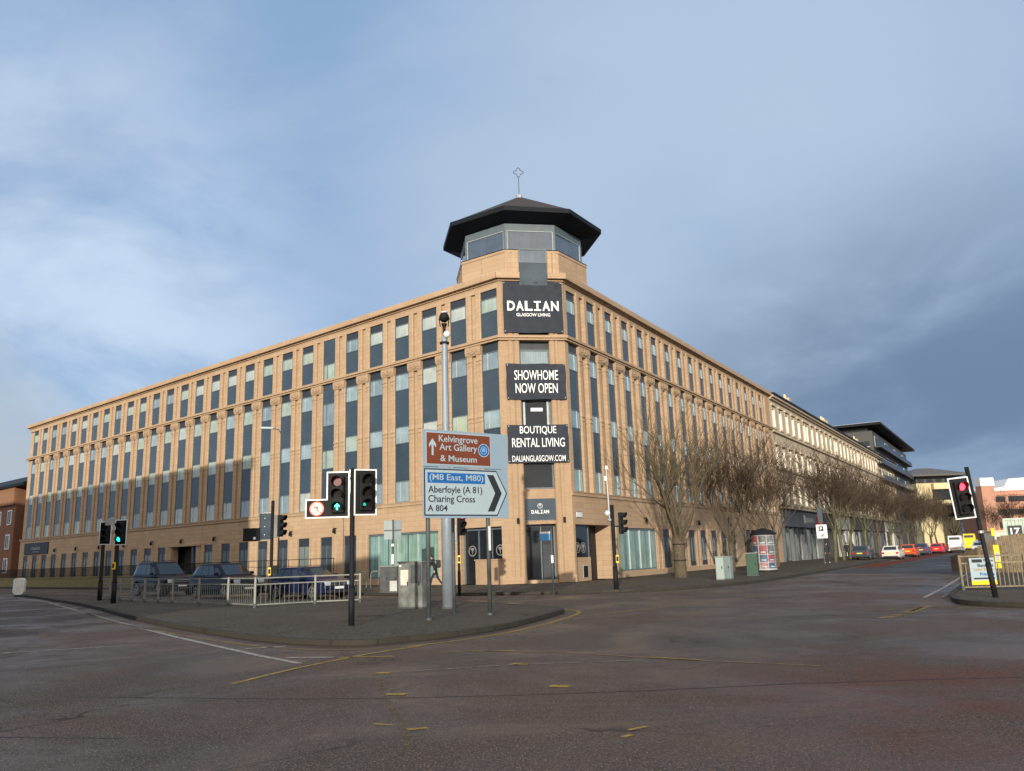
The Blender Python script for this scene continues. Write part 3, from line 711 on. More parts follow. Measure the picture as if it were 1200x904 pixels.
# tower
TC = dC * (WC / 2 + .06) - nC * 3.83
TH = math.atan2(nC.y, nC.x) + .02
def octv(rad, z): return [(TC.x + rad * math.cos(TH + R(22.5) + k * math.pi / 4), TC.y + rad * math.sin(TH + R(22.5) + k * math.pi / 4), z) for k in range(8)]
mb = MB(SAND); mb.loft([octv(4.25, 17.72), octv(4.25, 19.25)]); mb.loft([octv(4.29, 19.25), octv(4.29, 19.40)], SAND); mb.loft([octv(4.31, 19.40), octv(4.31, 19.44)], EAVE); mb.build('parapet', bld)
def tower_face(k): # viewer frame of face k
    a, b = Vector(octv(1, 0)[k - 1]), Vector(octv(1, 0)[k])
    t = (b - a).normalized(); n_ = Vector((t.y, -t.x, 0))
    return t, n_
for k in range(8):
    t, n_ = tower_face(k); ap = 3.98 * math.cos(R(22.5)); hw = 3.98 * math.sin(R(22.5))
    FM = FR(TC + n_ * ap, t, -n_)
    m2 = MB(FRAME)
    m2.box(-hw, hw, 0, .12, 19.44, 19.52); m2.box(-hw, hw, 0, .12, 20.75, 21.18); m2.box(-hw, -hw + .12, -.02, .12, 19.52, 20.75); m2.box(hw - .12, hw, -.02, .12, 19.52, 20.75)
    m2.box(-hw + .12, -hw + .16, .01, .1, 19.52, 20.75, FRAMEW); m2.box(hw - .16, hw - .12, .01, .1, 19.52, 20.75, FRAMEW); m2.box(-hw + .16, hw - .16, .01, .1, 20.71, 20.75, FRAMEW)
    wo_ = m2.build('lantern_window', bld, FM); p = MB(PANE_T); p.box(-hw + .16, hw - .16, .05, .08, 19.52, 20.71); p.build('pane', wo_)
RC = dC * (WC / 2 + .16) - nC * 3.85
def octr(rad, z): return [(RC.x + rad * math.cos(TH + .035 + R(22.5) + k * math.pi / 4), RC.y + rad * math.sin(TH + .035 + R(22.5) + k * math.pi / 4), z) for k in range(8)]
mb = MB(EAVE); mb.loft([octr(3.8, 21.185), octr(5.12, 21.5), octr(5.22, 21.52), octr(5.22, 21.8), octr(5.1, 21.82)])
ro = mb.build('eaves', bld)
mb = MB(ROOFT); mb.loft([octr(5.12, 21.822), octr(.35, 24.5)]); rfo = mb.build('tower_roof', bld)
for k in range(8):
    pass
TC = RC; mb = MB(GALV); mb.tube([(TC.x, TC.y, 24.4), (TC.x, TC.y, 24.78)], [.24, .2], 10); mb.build('finial_base', rfo); mb = MB(POLE); mb.tube([(TC.x, TC.y, 24.78), (TC.x, TC.y, 26.1)], .025, 6)
ring = []
for k in range(49):
    t = 2 * math.pi * k / 48; rr = .26 * (1 + .28 * math.cos(4 * t)); ring.append((TC.x + dC.x * rr * math.sin(t), TC.y + dC.y * rr * math.sin(t), 26.42 + rr * math.cos(t)))
mb.tube(ring, .024, 5, None, False); mb.build('finial', rfo)
mb = MB(SLATE); mb.box(1.28, 2.96, -.16, -.12, 17.2, 18.62); mb.box(1.28, 2.96, -.17, -.11, 18.62, 18.68, FRAME); mb.box(1.28, 1.36, -.17, -.12, 18.68, 19.42, FRAME); mb.box(2.88, 2.96, -.17, -.12, 18.68, 19.42, FRAME); mb.box(1.28, 2.96, -.18, -.11, 19.42, 19.5, FRAME); mb.box(1.36, 2.88, -.12, .0, 17.2, 19.42, SLATED)
tw = mb.build('tower_window', bld, FC); p = MB(PANE_T); p.box(1.36, 2.88, -.15, -.125, 18.68, 19.42); p.build('pane', tw)
for a, b in ((.45, .78), (.88, 1.22), (3.02, 3.25), (3.32, 3.5)):
    m3 = MB(SAND); m3.box(a, b, -.16, -.02, 18.02, 19.25); m3.build('tower_pilaster', bld, FC)
# rooftop bits
mb = MB(EAVE); mb.box(2.6, 3.6, -2.2, -1.4, 17.95, 18.75); mb.box(6.9, 7.6, -2.0, -1.4, 17.95, 18.55); mb.box(10.0, 10.1, -1.6, -1.5, 17.95, 18.35); mb.build('roof_vent', bld, FL)

# banners: cloth hung on the corner
def banner(label, u0, u1, z0, z1, lines, wrinkle):
    t = thing('banner', label, 'banner', mtx=FR(A + dC * ((u0 + u1) / 2) + nC * .15 + Vector((0, 0, z0)), dC, -nC), group='banners hung on the corner')
    W_, H_ = u1 - u0, z1 - z0; nx, nz = 48, 32; v = []; f = []
    for s_ in (0, 1):
        for j in range(nz + 1):
            for i in range(nx + 1):
                a, b = i / nx, j / nz; x = (a - .5) * W_; z = b * H_
                e = min(a, 1 - a) * min(b, 1 - b) * 4
                d = .018 * math.sin(x * 7 + z * 3 + wrinkle) * (1 - e) + .022 * math.sin((x - z) * 9 + wrinkle) * max(0, a + b - 1.25) + .022 * math.sin((x + z) * 9 + wrinkle) * max(0, (1 - a) + b - 1.25) + .010 * math.sin(z * 11 + x * 1.3 + wrinkle * 2)
                v.append((x + (0.012 * math.sin(b * 9 + wrinkle) if i in (0, nx) else 0), d + s_ * .008, z + (0.015 * math.sin(a * 11 + wrinkle) if j in (0, nz) else 0)))
        o_ = s_ * (nx + 1) * (nz + 1)
        for j in range(nz):
            for i in range(nx):
                q = o_ + j * (nx + 1) + i; f.append((q, q + 1, q + nx + 2, q + nx + 1) if not s_ else (q, q + nx + 1, q + nx + 2, q + 1))
    mb = MB(BANNER); mb.add(v, f); mb.build('cloth', t, None, True)
    ey = MB(GALV)
    for a in (-W_ / 2 + .08, W_ / 2 - .08):
        for b in (.08, H_ - .08): ey.ring_y(a, b, -.055, -.05, .02, .035, 10)
    ey.build('eyelets', t)
    for s_, zz, w_, h_, bd in lines:
        if s_ == 'DALIAN': mono_word(s_, t, CAST, 0, zz, -.045, w_, h_)
        else: text(s_, t, CAST, 0, zz, -.045, w_, h_, bd)
    return t
banner('dark grey banner reading DALIAN GLASGOW LIVING, topmost on the corner', .27, 3.80, 14.31, 17.42, [('DALIAN', 1.32, 3.12, .60, .035), ('GLASGOW LIVING', .98, 2.0, .2, .02)], 0)
banner('dark grey banner reading SHOWHOME NOW OPEN, middle of the corner banners', .33, 3.80, 10.36, 12.46, [('SHOWHOME', 1.13, 2.55, .58, .006), ('NOW OPEN', .36, 2.45, .58, .006)], 1.3)
banner('dark grey banner reading BOUTIQUE RENTAL LIVING, lowest on the corner', .30, 3.80, 6.73, 8.90, [('BOUTIQUE', 1.58, 2.1, .50, .006), ('RENTAL LIVING', .88, 3.02, .52, .006), ('DALIANGLASGOW.COM', .07, 3.05, .34, .006)], 2.6)

# terrace wall with railing along the left street front
tw_ = thing('terrace_wall', 'low mossy stone wall with a dark railing along the left street front', 'wall', A)
mb = MB(stone_mat('mossy_stone', (.20, .17, .085), (.16, .145, .07), (.12, .105, .06), 1.2, .4, .5)); mb.box(24, 73, 1.9, 2.2, .02, .92); mb.box(24, 73, 1.86, 2.24, .92, 1.02); mb.box(12.4, 24, 1.9, 2.2, .02, .6); mb.build('wall', tw_, OFF @ FR(A, dL, nL))
mb = MB(BLACK)
s = 12.5
while s < 73:
    zb = 1.02 if s > 24 else .6
    mb.tube([(s, 2.05, zb), (s, 2.05, 1.85)], .018, 4); s += .16 if s > 24 else 1.2
mb.box(12.4, 73, 2.03, 2.07, 1.83, 1.87); mb.box(24, 73, 2.03, 2.07, 1.1, 1.13); mb.build('railing', tw_, OFF @ FR(A, dL, nL))

# ------------------------------------------------------------------ the building that shades the left street (across it, left of the view)
ob = thing('brick_building', 'long brick building across the left street, beyond the left edge', 'building', (-27.4, 10, 0))
FO = FR((0, 0, 0), dL, nL)          # x back towards the corner, y away from the street
mb = MB(REDBR); mb.box(0, 62, 0, 12, 0, 18.4); mb.build('wall', ob, FO)
mb = MB(OLDST); mb.box(-.1, 62.2, -.2, 12.2, 18.4, 19.3); mb.build('cornice', ob, FO)
wm = MB(WHITE); wm.box(-.65, .65, -.04, -.002, 0, 1.9); wm.box(-.55, .55, -.05, -.041, .1, 1.8, PANE_D); w0 = None
for i in range(19):
    for z in (2, 6, 10, 14):
        if w0 is None: w0 = wm.build('window', ob, FO @ T((3 + i * 3, 0, z)))
        else: o = w0.copy(); COL.objects.link(o); o.parent = ob; o.matrix_basis = FO @ T((3 + i * 3, 0, z))

ob = thing('low_brick_building', 'lower flat-roofed brick building left of the camera, outside the view', 'building', (-15.5, 4, 0))
FO2 = FR((0, 0, 0), (math.cos(R(8)), -math.sin(R(8)), 0), (math.sin(R(8)), math.cos(R(8)), 0))
mb = MB(REDBR); mb.box(-16, 0, -9, 0, 0, 10.6); mb.build('wall', ob, FO2)
mb = MB(OLDST); mb.box(-16.1, .0, -9.1, .1, 10.6, 11.0); mb.build('parapet', ob, FO2)
for i in range(4):
    for z in (1.5, 4.6, 7.7):
        o = w0.copy(); COL.objects.link(o); o.parent = ob; o.matrix_basis = FO2 @ T((-2.2 - i * 3.8, 0, z)) @ Matrix.Rotation(math.pi, 4, 'Z')

# ------------------------------------------------------------------ tenement in the right street
tb = thing('tenement_building', 'weathered blond stone tenement with shops, adjoining the sandstone building', 'building', B + dR * 46.75)
FT = FR((0, 0, 0), -dR, nR)           # x = -(distance along the street)
TL = 100.; mb = MB(OLDST)
def xb(a, b, y0, y1, z0, z1, m=None): mb.box(-a, -b, y0, y1, z0, z1, m)
wins = []; s = 1.3; i = 0
while s < TL - 2:
    if i % 6 in (5,): wins += [s, s + 1.45]; s += 1.45 + 3.0
    else: wins.append(s); s += 2.95
    i += 1
hw = .58
rows = ((6.3, 8.45), (10.15, 12.4), (14.4, 16.35))
e = [0.] + [q for s in wins for q in (s - hw, s + hw)] + [TL]
zb = [5.6] + [q for r in rows for q in r] + [17.7]
for j in range(0, len(zb), 2): xb(0, TL, -.5, 0, zb[j], zb[j + 1])
for r in rows:
    for k in range(0, len(e), 2): xb(e[k], e[k + 1], -.5, 0, *r)
xb(0, TL, -.9, -.6, 0, 17.7, DARK)
mb.build('wall', tb, FT)
mb = MB(OLDST)
for z0, z1, d in ((9.75, 9.98, .22), (13.72, 13.96, .26), (17.3, 17.5, .25), (17.5, 17.72, .5)): xb(0, TL, .003, d, z0, z1)
mb.build('string_course', tb, FT)
mb = MB(EAVE); xb(-.1, TL, -.3, .62, 17.722, 17.95); mb.prism([(0, 0), (0, .1), (-6, 3.6), (-12, .1), (-12, 0)], 0, TL); m_ = mb
rfm = MB(ROOFT); rfm.loft([[(-x, .5, 17.95), (-x, -6, 20.0), (-x, -12, 17.95)] for x in (0, TL)]); rfm.build('roof', tb, FT)
mb = MB(EAVE); xb(0, TL, -.3, .62, 17.722, 17.95); mb.build('gutter', tb, FT)
for s in (16, 38, 39.5, 66):
    mb = MB(OLDST); xb(s, s + 1.0, -2.6, -1.4, 18.2, 20.0)
    for q in range(3): mb.tube([(-s - .2 - q * .3, -2.0, 20.0), (-s - .2 - q * .3, -2.0, 20.5)], .11, 8, CREAM)
    mb.build('chimney', tb, FT)
REVEAL = M('painted_reveal', (.78, .74, .65), .6, var=.08)
sm = MB(OLDST); sm.box(-.78, -.6, .003, .06, -.1, 2.25); sm.box(.6, .78, .003, .06, -.1, 2.25); sm.box(-.9, .9, .003, .2, 2.25, 2.5); sm.box(-.8, .8, .003, .16, -.28, -.1)
sm.box(-.579, -.55, -.28, -.004, .0, 2.149, REVEAL); sm.box(.55, .579, -.28, -.004, 0, 2.149, REVEAL); sm.box(-.55, -.49, -.28, -.2, 0, 2.149, WHITE); sm.box(.49, .55, -.28, -.2, 0, 2.149, WHITE); sm.box(-.49, .49, -.28, -.2, 1.02, 1.1, WHITE); sm.box(-.49, .49, -.28, -.2, 2.05, 2.149, WHITE)
pn = MB(PANE_O); pn.box(-.49, .49, -.26, -.23, 0, 2.05)
w0 = None
for r in rows:
    for s in wins:
        if w0 is None: w0 = sm.build('window', tb, FT @ T((-s, 0, r[0]))); p0 = pn.build('pane', w0)
        else:
            o = w0.copy(); COL.objects.link(o); o.parent = tb; o.matrix_basis = FT @ T((-s, 0, r[0])); q = p0.copy(); COL.objects.link(q); q.parent = o
SHG = M('shop_fascia_grey', (.085, .10, .105), .55); SHD = M('shop_dark', (.03, .032, .036), .4); SHUT = M('roller_shutter', (.26, .27, .26), .6, .2, .4, .2, 3); SHW = M('shop_pale', (.46, .46, .42), .6)
s = .3; i = 0
for wd, fas, fill in ((19.8, SHG, SHUT), (9, SHD, SHD), (10, SHW, SHUT), (12, SHD, SHW), (9, SHG, SHD), (14, SHD, SHUT), (12, SHW, SHD), (12, SHG, SHUT)):
    mb = MB(fas); a, b = s, s + wd - .3
    xb(a, b, -.3, .28, 3.75, 5.5); xb(a - .05, b + .05, -.3, .5, 5.5, 5.62, EAVE)
    xb(a, a + .5, -.3, .2, .12, 3.75); xb(b - .5, b, -.3, .2, .12, 3.75)
    n_ = max(3, int(wd / 2.2)); st_ = (b - a - 1) / n_
    for k in range(n_):
        u = a + .5 + k * st_
        if (k + i) % 4 == 3: xb(u, u + st_, -.5, -.3, .12, 3.75, SHD)
        else:
            xb(u + .06, u + st_ - .25, -.28, -.08 + .12 * (k % 2), .12, 3.0 + .5 * ((k * 3) % 2), fill); xb(u + st_ - .25, u + st_ + .06, -.3, .1, .12, 3.75)
            xb(u + .06, u + st_ - .25, -.29, -.24, 3.0 + .5 * ((k * 3) % 2), 3.75, SHD)
    sh = mb.build('shopfront', tb, FT)
    if i == 0:
        mb = MB(SHW); xb(9.5, 10.0, .29, .34, 4.2, 5.1); mb2 = MB(M('fascia_lettering', (.20, .20, .20), .5)); mb2.box(-10.2, -14.6, .29, .33, 4.3, 4.85); mb.build('fascia_panel', sh); mb2.build('fascia_panel', sh)
        mb = MB(RED); xb(16.3, 19.0, .3, .5, 4.0, 5.25); mb.ring_y(-17.6, 4.62, .5, .53, .3, .42, 20, M('pale_red', (.75, .30, .30), .5)); mb.build('red_sign', sh)
    s += wd; i += 1

# dark modern block beyond, cream block, pink brick block, brick block at far left
GLZ = M('dark_glazing', (.02, .026, .032), .25, 0, .3)
DKM = M('dark_cladding', (.060, .058, .058), .7)
t = thing('dark_apartment_building', 'dark grey modern block with a thin flying roof above the tenement', 'building', (66.7, 150, 0))
FD = FR((0, 0, 0), -dR, nR)
mb = MB(DKM); mb.box(-52, 0, -26, 0, 0, 22.3); mb.build('wall', t, FD)
mb = MB(EAVE); mb.box(-54.5, 1.6, -28, 1.8, 23.2, 23.65); mb.box(-54.5, 1.6, -28, 1.8, 23.65, 23.7, GALV); mb.build('roof', t, FD)
mb = MB(GLZ); mb.box(-51, -1, -25, -.8, 22.3, 23.2); mb.build('clerestory', t, FD)
for z in (13.6, 16.6, 19.6):
    for k in range(11):
        mb = MB(FRAMEW if k % 3 == 0 else SLATE); a = -2 - k * 4.6; mb.box(a, a - 3.6, .003, .1, z, z + 1.9); f_ = mb.build('window', t, FD); p = MB(GLZ); p.box(a - .15, a - 3.45, .1, .12, z + .12, z + 1.78); p.build('pane', f_)
for z in (13.2, 16.2, 19.2):
    mb = MB(DKM); mb.box(-51, -.5, .15, 1.2, z, z + .12); mb.box(-51, -.5, 1.1, 1.16, z + .12, z + .95, GLZ); mb.build('balcony', t, FD)
mb = MB(GALV); mb.box(.3, 1.0, -22, -.5, 19.2, 19.35); mb.box(.95, 1.0, -22, -.5, 19.35, 20.3, GLZ); mb.build('balcony', t, FD)
for k in range(4):
    mb = MB(SLATE); a = -3 - k * 5.5; mb.box(.003, .1, a, a - 3.6, 19.6, 21.6); f_ = mb.build('window', t, FD); p = MB(GLZ); p.box(.1, .12, a - .15, a - 3.45, 19.7, 21.5); p.build('pane', f_)
t = thing('cream_apartment_building', 'cream block with a low hipped roof beyond the street trees', 'building', (111, 222, 0))
mb = MB(CREAM); mb.box(-5, 5.2, -6, 8, 0, 16.9); mb.build('wall', t)
mb = MB(DKM); mb.box(-4.8, 5.0, -5.8, 7.8, 16.9, 18.6); mb.build('top_storey', t)
mb = MB(M('hip_roof', (.085, .08, .08), .7)); mb.loft([[(-8, -9, 18.6), (8, -9, 18.6), (8, 11, 18.6), (-8, 11, 18.6)], [(-8, -9, 19.0), (8, -9, 19.0), (8, 11, 19.0), (-8, 11, 19.0)], [(-1.6, -1, 21.3), (1.6, -1, 21.3), (1.6, 2.5, 21.3), (-1.6, 2.5, 21.3)]]); mb.build('roof', t)
mb = MB(CREAM); mb.box(-1.2, 5.6, -7.6, -6.003, 15.2, 16.7); mb.build('balcony', t)
mb = MB(GLZ); mb.box(-1, 5, -6.05, -6.003, 12.4, 15.0); mb.build('window', t); mb = MB(GLZ); mb.box(-1, 5, -6.05, -6.003, 8, 11); mb.build('window', t)
for k in range(4): mb = MB(GLZ); mb.box(-4.4 + k * 2.4, -2.8 + k * 2.4, -5.87, -5.803, 17.1, 18.4); mb.build('window', t)
t = thing('pink_brick_building', 'pink brick block with ribbon windows behind the numbered container', 'building', (108.2, 190, 0))
mb = MB(PINKBR); mb.box(0, 3.0, 0, 2.4, 0, 14.0); mb.box(3.2, 20, 1.5, 16, 0, 12.9); mb.box(3.0, 3.4, 1.2, 1.5, 0, 13.2, CREAM); mb.build('wall', t)
mb = MB(WHITE); mb.box(-.1, 3.1, -.1, 2.5, 14.0, 15.9); mb.loft([[(x, 1.4, 12.9), (x, 1.4, z), (x, 15, z), (x, 15, 12.9)] for x, z in ((3.3, 13.4), (6.2, 13.8), (7.4, 15.6), (20, 16.2))]); mb.build('parapet', t)
for z in (4.2, 7.3, 10.3):
    for a, b in ((3.6, 6.0), (6.8, 19)): mb = MB(GLZ); mb.box(a, b, 1.42, 1.497, z, z + 1.3); mb.build('window', t)
for z in (5.8, 8.9, 11.9): mb = MB(M('brick_band', (.50, .24, .16), .8)); mb.box(3.2, 20, 1.25, 1.49, z, z + .5); mb.build('string_course', t)
t = thing('red_brick_flats', 'red brick flats with white windows past the far left end', 'building', A + dL * 72.3)
FB = OFF @ FR((0, 0, 0), (1, 0, 0), (0, 1, 0)); FBk = FR((0, 0, 0), dL, nL)
mb = MB(REDBR); mb.box(.3, 3.2, -12, -2.0, 0, 11.3); mb.box(3.2, 26, -12, -.6, 0, 11.3); mb.build('wall', t, FBk)
mb = MB(M('brown_band', (.20, .10, .05), .8)); mb.box(3.2, 26, -.597, -.3, 9.3, 11.29); mb.build('string_course', t, FBk)
mb = MB(EAVE); mb.loft([[(x, 0, 11.3), (x, 0, 11.6), (x, -6, 13.9), (x, -12.4, 11.6), (x, -12.4, 11.3)] for x in (-.2, 26.5)]); mb.build('roof', t, FBk)
for z in (1.5, 4.2, 7.0):
    for k in range(6):
        mb = MB(WHITE); a = 4.2 + k * 3.4; mb.box(a, a + 1.2, -.6, -.5, z, z + 1.7); f_ = mb.build('window', t, FBk); p = MB(GLZ); p.box(a + .12, a + .54, -.5, -.49, z + .12, z + 1.58); p.box(a + .66, a + 1.08, -.5, -.49, z + .12, z + 1.58); p.build('pane', f_)

# ------------------------------------------------------------------ traffic signals
LENSK = M('unlit_lens', (.012, .009, .009), .6, 0, .1); LR = EM('red_light', (1, .03, .06), 3.0); LG = EM('green_light', (.02, .9, .62), 2.2); LRD = EM('dim_red_light', (.07, .002, .008), .6); LWH = EM('lit_white', (1, .86, .72), 1.2); LRR = EM('lit_red_ring', (1, .10, .05), 1.3); LGD = EM('dim_green_light', (.02, .5, .35), .8)
def head(parent, x, z, y=0., rz=0., lit=None, arrow=False, wide=0., board=True, back=False, dimred=False):
    """signal head in viewer frame (front -y), z = bottom of the board"""
    m = T((x, y, z)) @ Matrix.Rotation(rz, 4, 'Z')
    mb = MB(BLACK); w_, h_ = .27, 1.12
    if board:
        outl = [(-w_, 0), (w_, 0), (w_, h_), (-w_, h_)] if not wide else [(-w_ - wide, 0), (w_, 0), (w_, h_), (-w_, h_), (-w_, .44), (-w_ - wide, .44)]
        mb.prism(outl, 0, .03)
        edge = outl + [outl[0]]
    hd = mb.build('signal_head', parent, m)
    if board:
        eb = MB(WHITE)
        for (a, b), (c, d) in zip(edge[:-1], edge[1:]):
            q = .017
            x0, x1 = min(a, c) - (q if a == c else -q), max(a, c) + (q if a == c else -q)
            z0, z1 = min(b, d) - (q if b == d else q), max(b, d) + q
            if a == c: eb.box(a - q, a + q, -.014, -.001, min(b, d) - q, max(b, d) + q)
            else: eb.box(min(a, c) + q, max(a, c) - q, -.012, -.001, b - q, b + q)
        eb.build('white_border', hd)
    body = MB(BLACK); body.box(-.16, .16, -.12 if not back else -.22, -.001 if not back else -.02, .1, 1.02); body.build('signal_case', hd, None, False, .03)
    for k, zz in enumerate((.87, .56, .25)):
        col_ = ('red', 'amber', 'green')[k]; mt = LENSK
        if lit == col_: mt = {'red': LR, 'amber': LR, 'green': LG}[col_]
        if dimred and k == 0: mt = LRD
        yf = -.121 if not back else -.221
        ln = MB(mt if not (arrow and k == 2) else LENSK); ln.disc_y(0, zz, yf - .012, yf, .105, 20)
        if arrow and k == 2:
            ln.prism([(-.022, zz - .08), (.022, zz - .08), (.022, zz + .01), (.06, zz - .01), (.06, zz + .025), (0, zz + .085), (-.06, zz + .025), (-.06, zz - .01), (-.022, zz + .01)], yf - .018, yf - .013, LG)
        ln.build('signal_lens', hd)
        vz = MB(BLACK); n = 16; v = []; f = []
        for i in range(n + 1):
            a = -math.pi * .2 + math.pi * 1.4 * i / n
            for rr, yy in ((.115, yf), (.125, yf - .24 + .07 * abs(math.sin(a) - 1)), (.135, yf), (.137, yf - .24 + .07 * abs(math.sin(a) - 1))): v.append((rr * math.cos(a), yy, zz + rr * math.sin(a)))
        for i in range(n):
            q = i * 4; f += [(q, q + 1, q + 5, q + 4), (q + 2, q + 6, q + 7, q + 3), (q + 1, q + 3, q + 7, q + 5)]
        vz.add(v, f); vz.build('visor', hd)
    return hd
def signal_pole(label, loc, h, r=.057, mat=BLACK, rz=0., cap=True):
    t = thing('traffic_signal', label, 'traffic signal', loc, rz, 'traffic signals at the junction')
    mb = MB(mat); mb.tube([(0, 0, -.05), (0, 0, .9)], r * 1.25, 12); mb.tube([(0, 0, .9), (0, 0, .98), (0, 0, h)], [r * 1.25, r, r], 12); mb.build('pole', t, None, True)
    return t
def pushbox(t, z, x=0., y=-.12, m=YEL, rz=0.):
    mb = MB(m); mb.box(x - .06, x + .06, y - .06, y + .06, z, z + .32); mb.box(x - .045, x + .045, y - .064, y - .0601, z + .06, z + .26, BLACK); mb.build('push_button_box', t, None, False, .01)
def noleft(hd, x, z, y):
    mb = MB(LWH); mb.disc_y(x, z, y, y + .01, .155, 24); mb.ring_y(x, z, y - .006, y + .003, .135, .175, 28, LRR)
    mb.prism([(x - .085, z + .035), (x - .03, z + .085), (x - .03, z + .055), (x + .045, z + .055), (x + .045, z - .08), (x + .005, z - .08), (x + .005, z + .015), (x - .03, z + .015), (x - .03, z - .015)], y - .008, y - .001, SIGNK)
    mb.tube([(x - .1, y - .004, z + .1), (x + .1, y - .004, z - .1)], .014, 5, LRR)
    mb.build('no_left_turn_sign', hd)
# main signal near the kerb
t = signal_pole('tall black signal with lit green arrow and no-left-turn sign', (-4.1, 20.5, .115), 3.82, .06)
hd = head(t, -.35, 2.62, -.06, R(3), 'none', True, .52, True, False, True); noleft(hd, -.52, .22, -.02)
hd = head(t, .33, 2.66, -.03, R(22), None, board=True)
mb = MB(LGD); mb.disc_y(-.05, .25, -.14, -.134, .04, 10); mb.build('signal_glow', hd)
mb = MB(BLACK); mb.box(-.3, .35, -.03, .03, 2.75, 2.8); mb.box(-.3, .35, -.03, .03, 3.55, 3.6); mb.tube([(0, 0, 3.82), (0, 0, 3.84)], .05, 8); mb.box(-.08, -.05, -.03, .03, 3.2, 3.8, GALV); mb.build('bracket', t)
# right-hand signal, leaning
t = signal_pole('leaning black signal with a lit red lamp beside the right railing', (13.05, 23.0, .115), 3.6, .06)
t.rotation_euler = (0, R(-4.5), 0)
head(t, -.36, 2.2, -.06, R(-2), 'red')
mb = MB(BLACK); mb.box(-.3, .05, -.03, .03, 2.35, 2.4); mb.box(-.3, .05, -.03, .03, 3.1, 3.15); mb.build('bracket', t)
mb = MB(GALV); mb.tube([(0, 0, 1.75), (0, 0, 1.82)], .075, 10); mb.build('collar', t)
# pair at the left of the island
t = signal_pole('dark signal without a lit lamp, left one of the far pair', (-21.0, 41.8, .115), 3.3, .09); head(t, .12, 2.75, -.1, R(8))
t = signal_pole('dark signal showing a round green light, right one of the far pair', (-18.4, 37.9, .115), 3.3, .09); head(t, .18, 2.6, -.1, R(-3), 'green')
pushbox(t, 1.5, -.02, -.14)
mb = MB(GALV); mb.box(-.6, .0, -.02, .05, 3.5, 3.8); mb.build('control_box', t); mb = MB(LRD); mb.disc_y(-.05, 2.45, -.12, -.11, .03, 8); mb.build('indicator', t)
# signal seen from behind in the middle of the island
t = signal_pole('black signal seen from behind with a yellow push-button box, beside the dark cars', (-10.5, 35.3, .115), 4.2, .07)
hd = head(t, -.32, 2.55, .1, R(176), None); mb = MB(SLATE); mb.box(-.26, .26, .03, .05, .02, 1.1); mb.build('back_plate', hd)
for q in (.2, .55, .9): mb = MB(WHITE); mb.disc_y(.02, q, .05, .058, .02, 8); mb.build('bolt', hd)
mb = MB(BLACK); mb.box(-1.25, -.55, .0, .2, 2.5, 3.05); mb.disc_y(-.75, 2.62, -.012, -.002, .06, 10, WHITE); mb.build('sign_box', t)
head(t, .3, 2.55, 0, R(70), None, board=False)
mb = MB(SLATE); mb.box(.12, .32, -.1, .02, 2.6, 3.55); mb.build('back_plate', t)
pushbox(t, 1.05, -.02, -.12); mb = MB(BLACK); mb.box(.06, .3, -.1, .05, 1.1, 1.45); mb.build('push_button_box', t)
# signal behind the direction sign
t = signal_pole('slim signal with a small red light behind the direction sign', (-2.5, 35.3, .115), 3.5, .055)
hd = head(t, .12, 2.35, -.08, R(30), None, board=False); mb = MB(LR); mb.disc_y(0, .87, -.15, -.13, .06, 12); mb.build('signal_glow', hd); mb = MB(SLATE); mb.box(-.3, -.08, -.06, .06, 2.2, 2.9); mb.build('back_plate', t); pushbox(t, 1.3, .02, -.1)
# signal at the corner of the pavement with a thin mast
t = signal_pole('black signal with yellow push-button box outside the green shop window', (4.15, 35.5, .12), 3.55, .085)
head(t, .3, 2.2, 0, R(60), None, board=False); pushbox(t, 1.1, .1, -.1)
mb = MB(BLACK); mb.box(.0, .3, -.03, .03, 2.6, 2.66); mb.build('bracket', t)
mb = MB(PALEP); mb.tube([(-.12, 0, 3.0), (-.15, 0, 5.2)], .03, 6); mb.box(-.2, -.1, -.06, .02, 5.1, 5.25, WHITE); mb.box(-.25, -.17, -.05, .02, 4.6, 4.8, WHITE); mb.sphere((-.2, -.05, 3.2), .12, WHITE, 10, 6); mb.sphere((-.12, -.05, 2.9), .08, GALV, 8, 6); mb.build('camera_mast', t)

# ------------------------------------------------------------------ direction sign
dS = Vector((.80597, .59195, 0)); nS = Vector((-dS.y, dS.x, 0))
t = thing('direction_sign', 'large grey direction sign with brown museum panel, on two posts', 'road sign', mtx=FR((-2.272, 21.36, .115), dS, nS))
for x in (.0, 1.893):
    mb = MB(POLE); mb.tube([(x, .06, -.05), (x, .06, 4.75)], .057, 12); mb.tube([(x, .06, -.02), (x, .06, .06)], .085, 12, POLE); mb.build('post', t, None, True)
mb = MB(PALEP); mb.box(1.86, 1.93, -.003, .002, 1.7, 2.35, WHITE); mb.build('post_sticker', t)
Z0 = -.115
mb = MB(SIGNG); mb.box(-.18, 2.56, -.035, -.005, 4.03 + Z0, 5.02 + Z0); p1 = mb.build('upper_panel', t, None, False, .004)
mb = MB(GALV)
for z in (2.9, 3.7, 4.3, 4.8): mb.box(-.1, 2.45, -.004, .02, z + Z0 - .02, z + Z0 + .02)
mb.build('rail', t)
mb = MB(SIGNG); mb.box(-.19, 2.54, -.036, -.005, 2.68 + Z0, 4.015 + Z0); p2 = mb.build('lower_panel', t, None, False, .004)
mb = MB(SIGNW); mb.box(-.10, 1.98, -.040, -.0362, 4.08 + Z0, 4.96 + Z0); mb.box(-.075, 1.955, -.044, -.0402, 4.105 + Z0, 4.935 + Z0, SIGNBR); bp = mb.build('brown_panel', p1)
mb = MB(SIGNW); mb.prism([(.075, 4.33 + Z0), (.135, 4.33 + Z0), (.135, 4.62 + Z0), (.215, 4.54 + Z0), (.215, 4.63 + Z0), (.105, 4.78 + Z0), (-.005, 4.63 + Z0), (-.005, 4.54 + Z0), (.075, 4.62 + Z0)], -.047, -.0442); mb.build('arrow', bp)
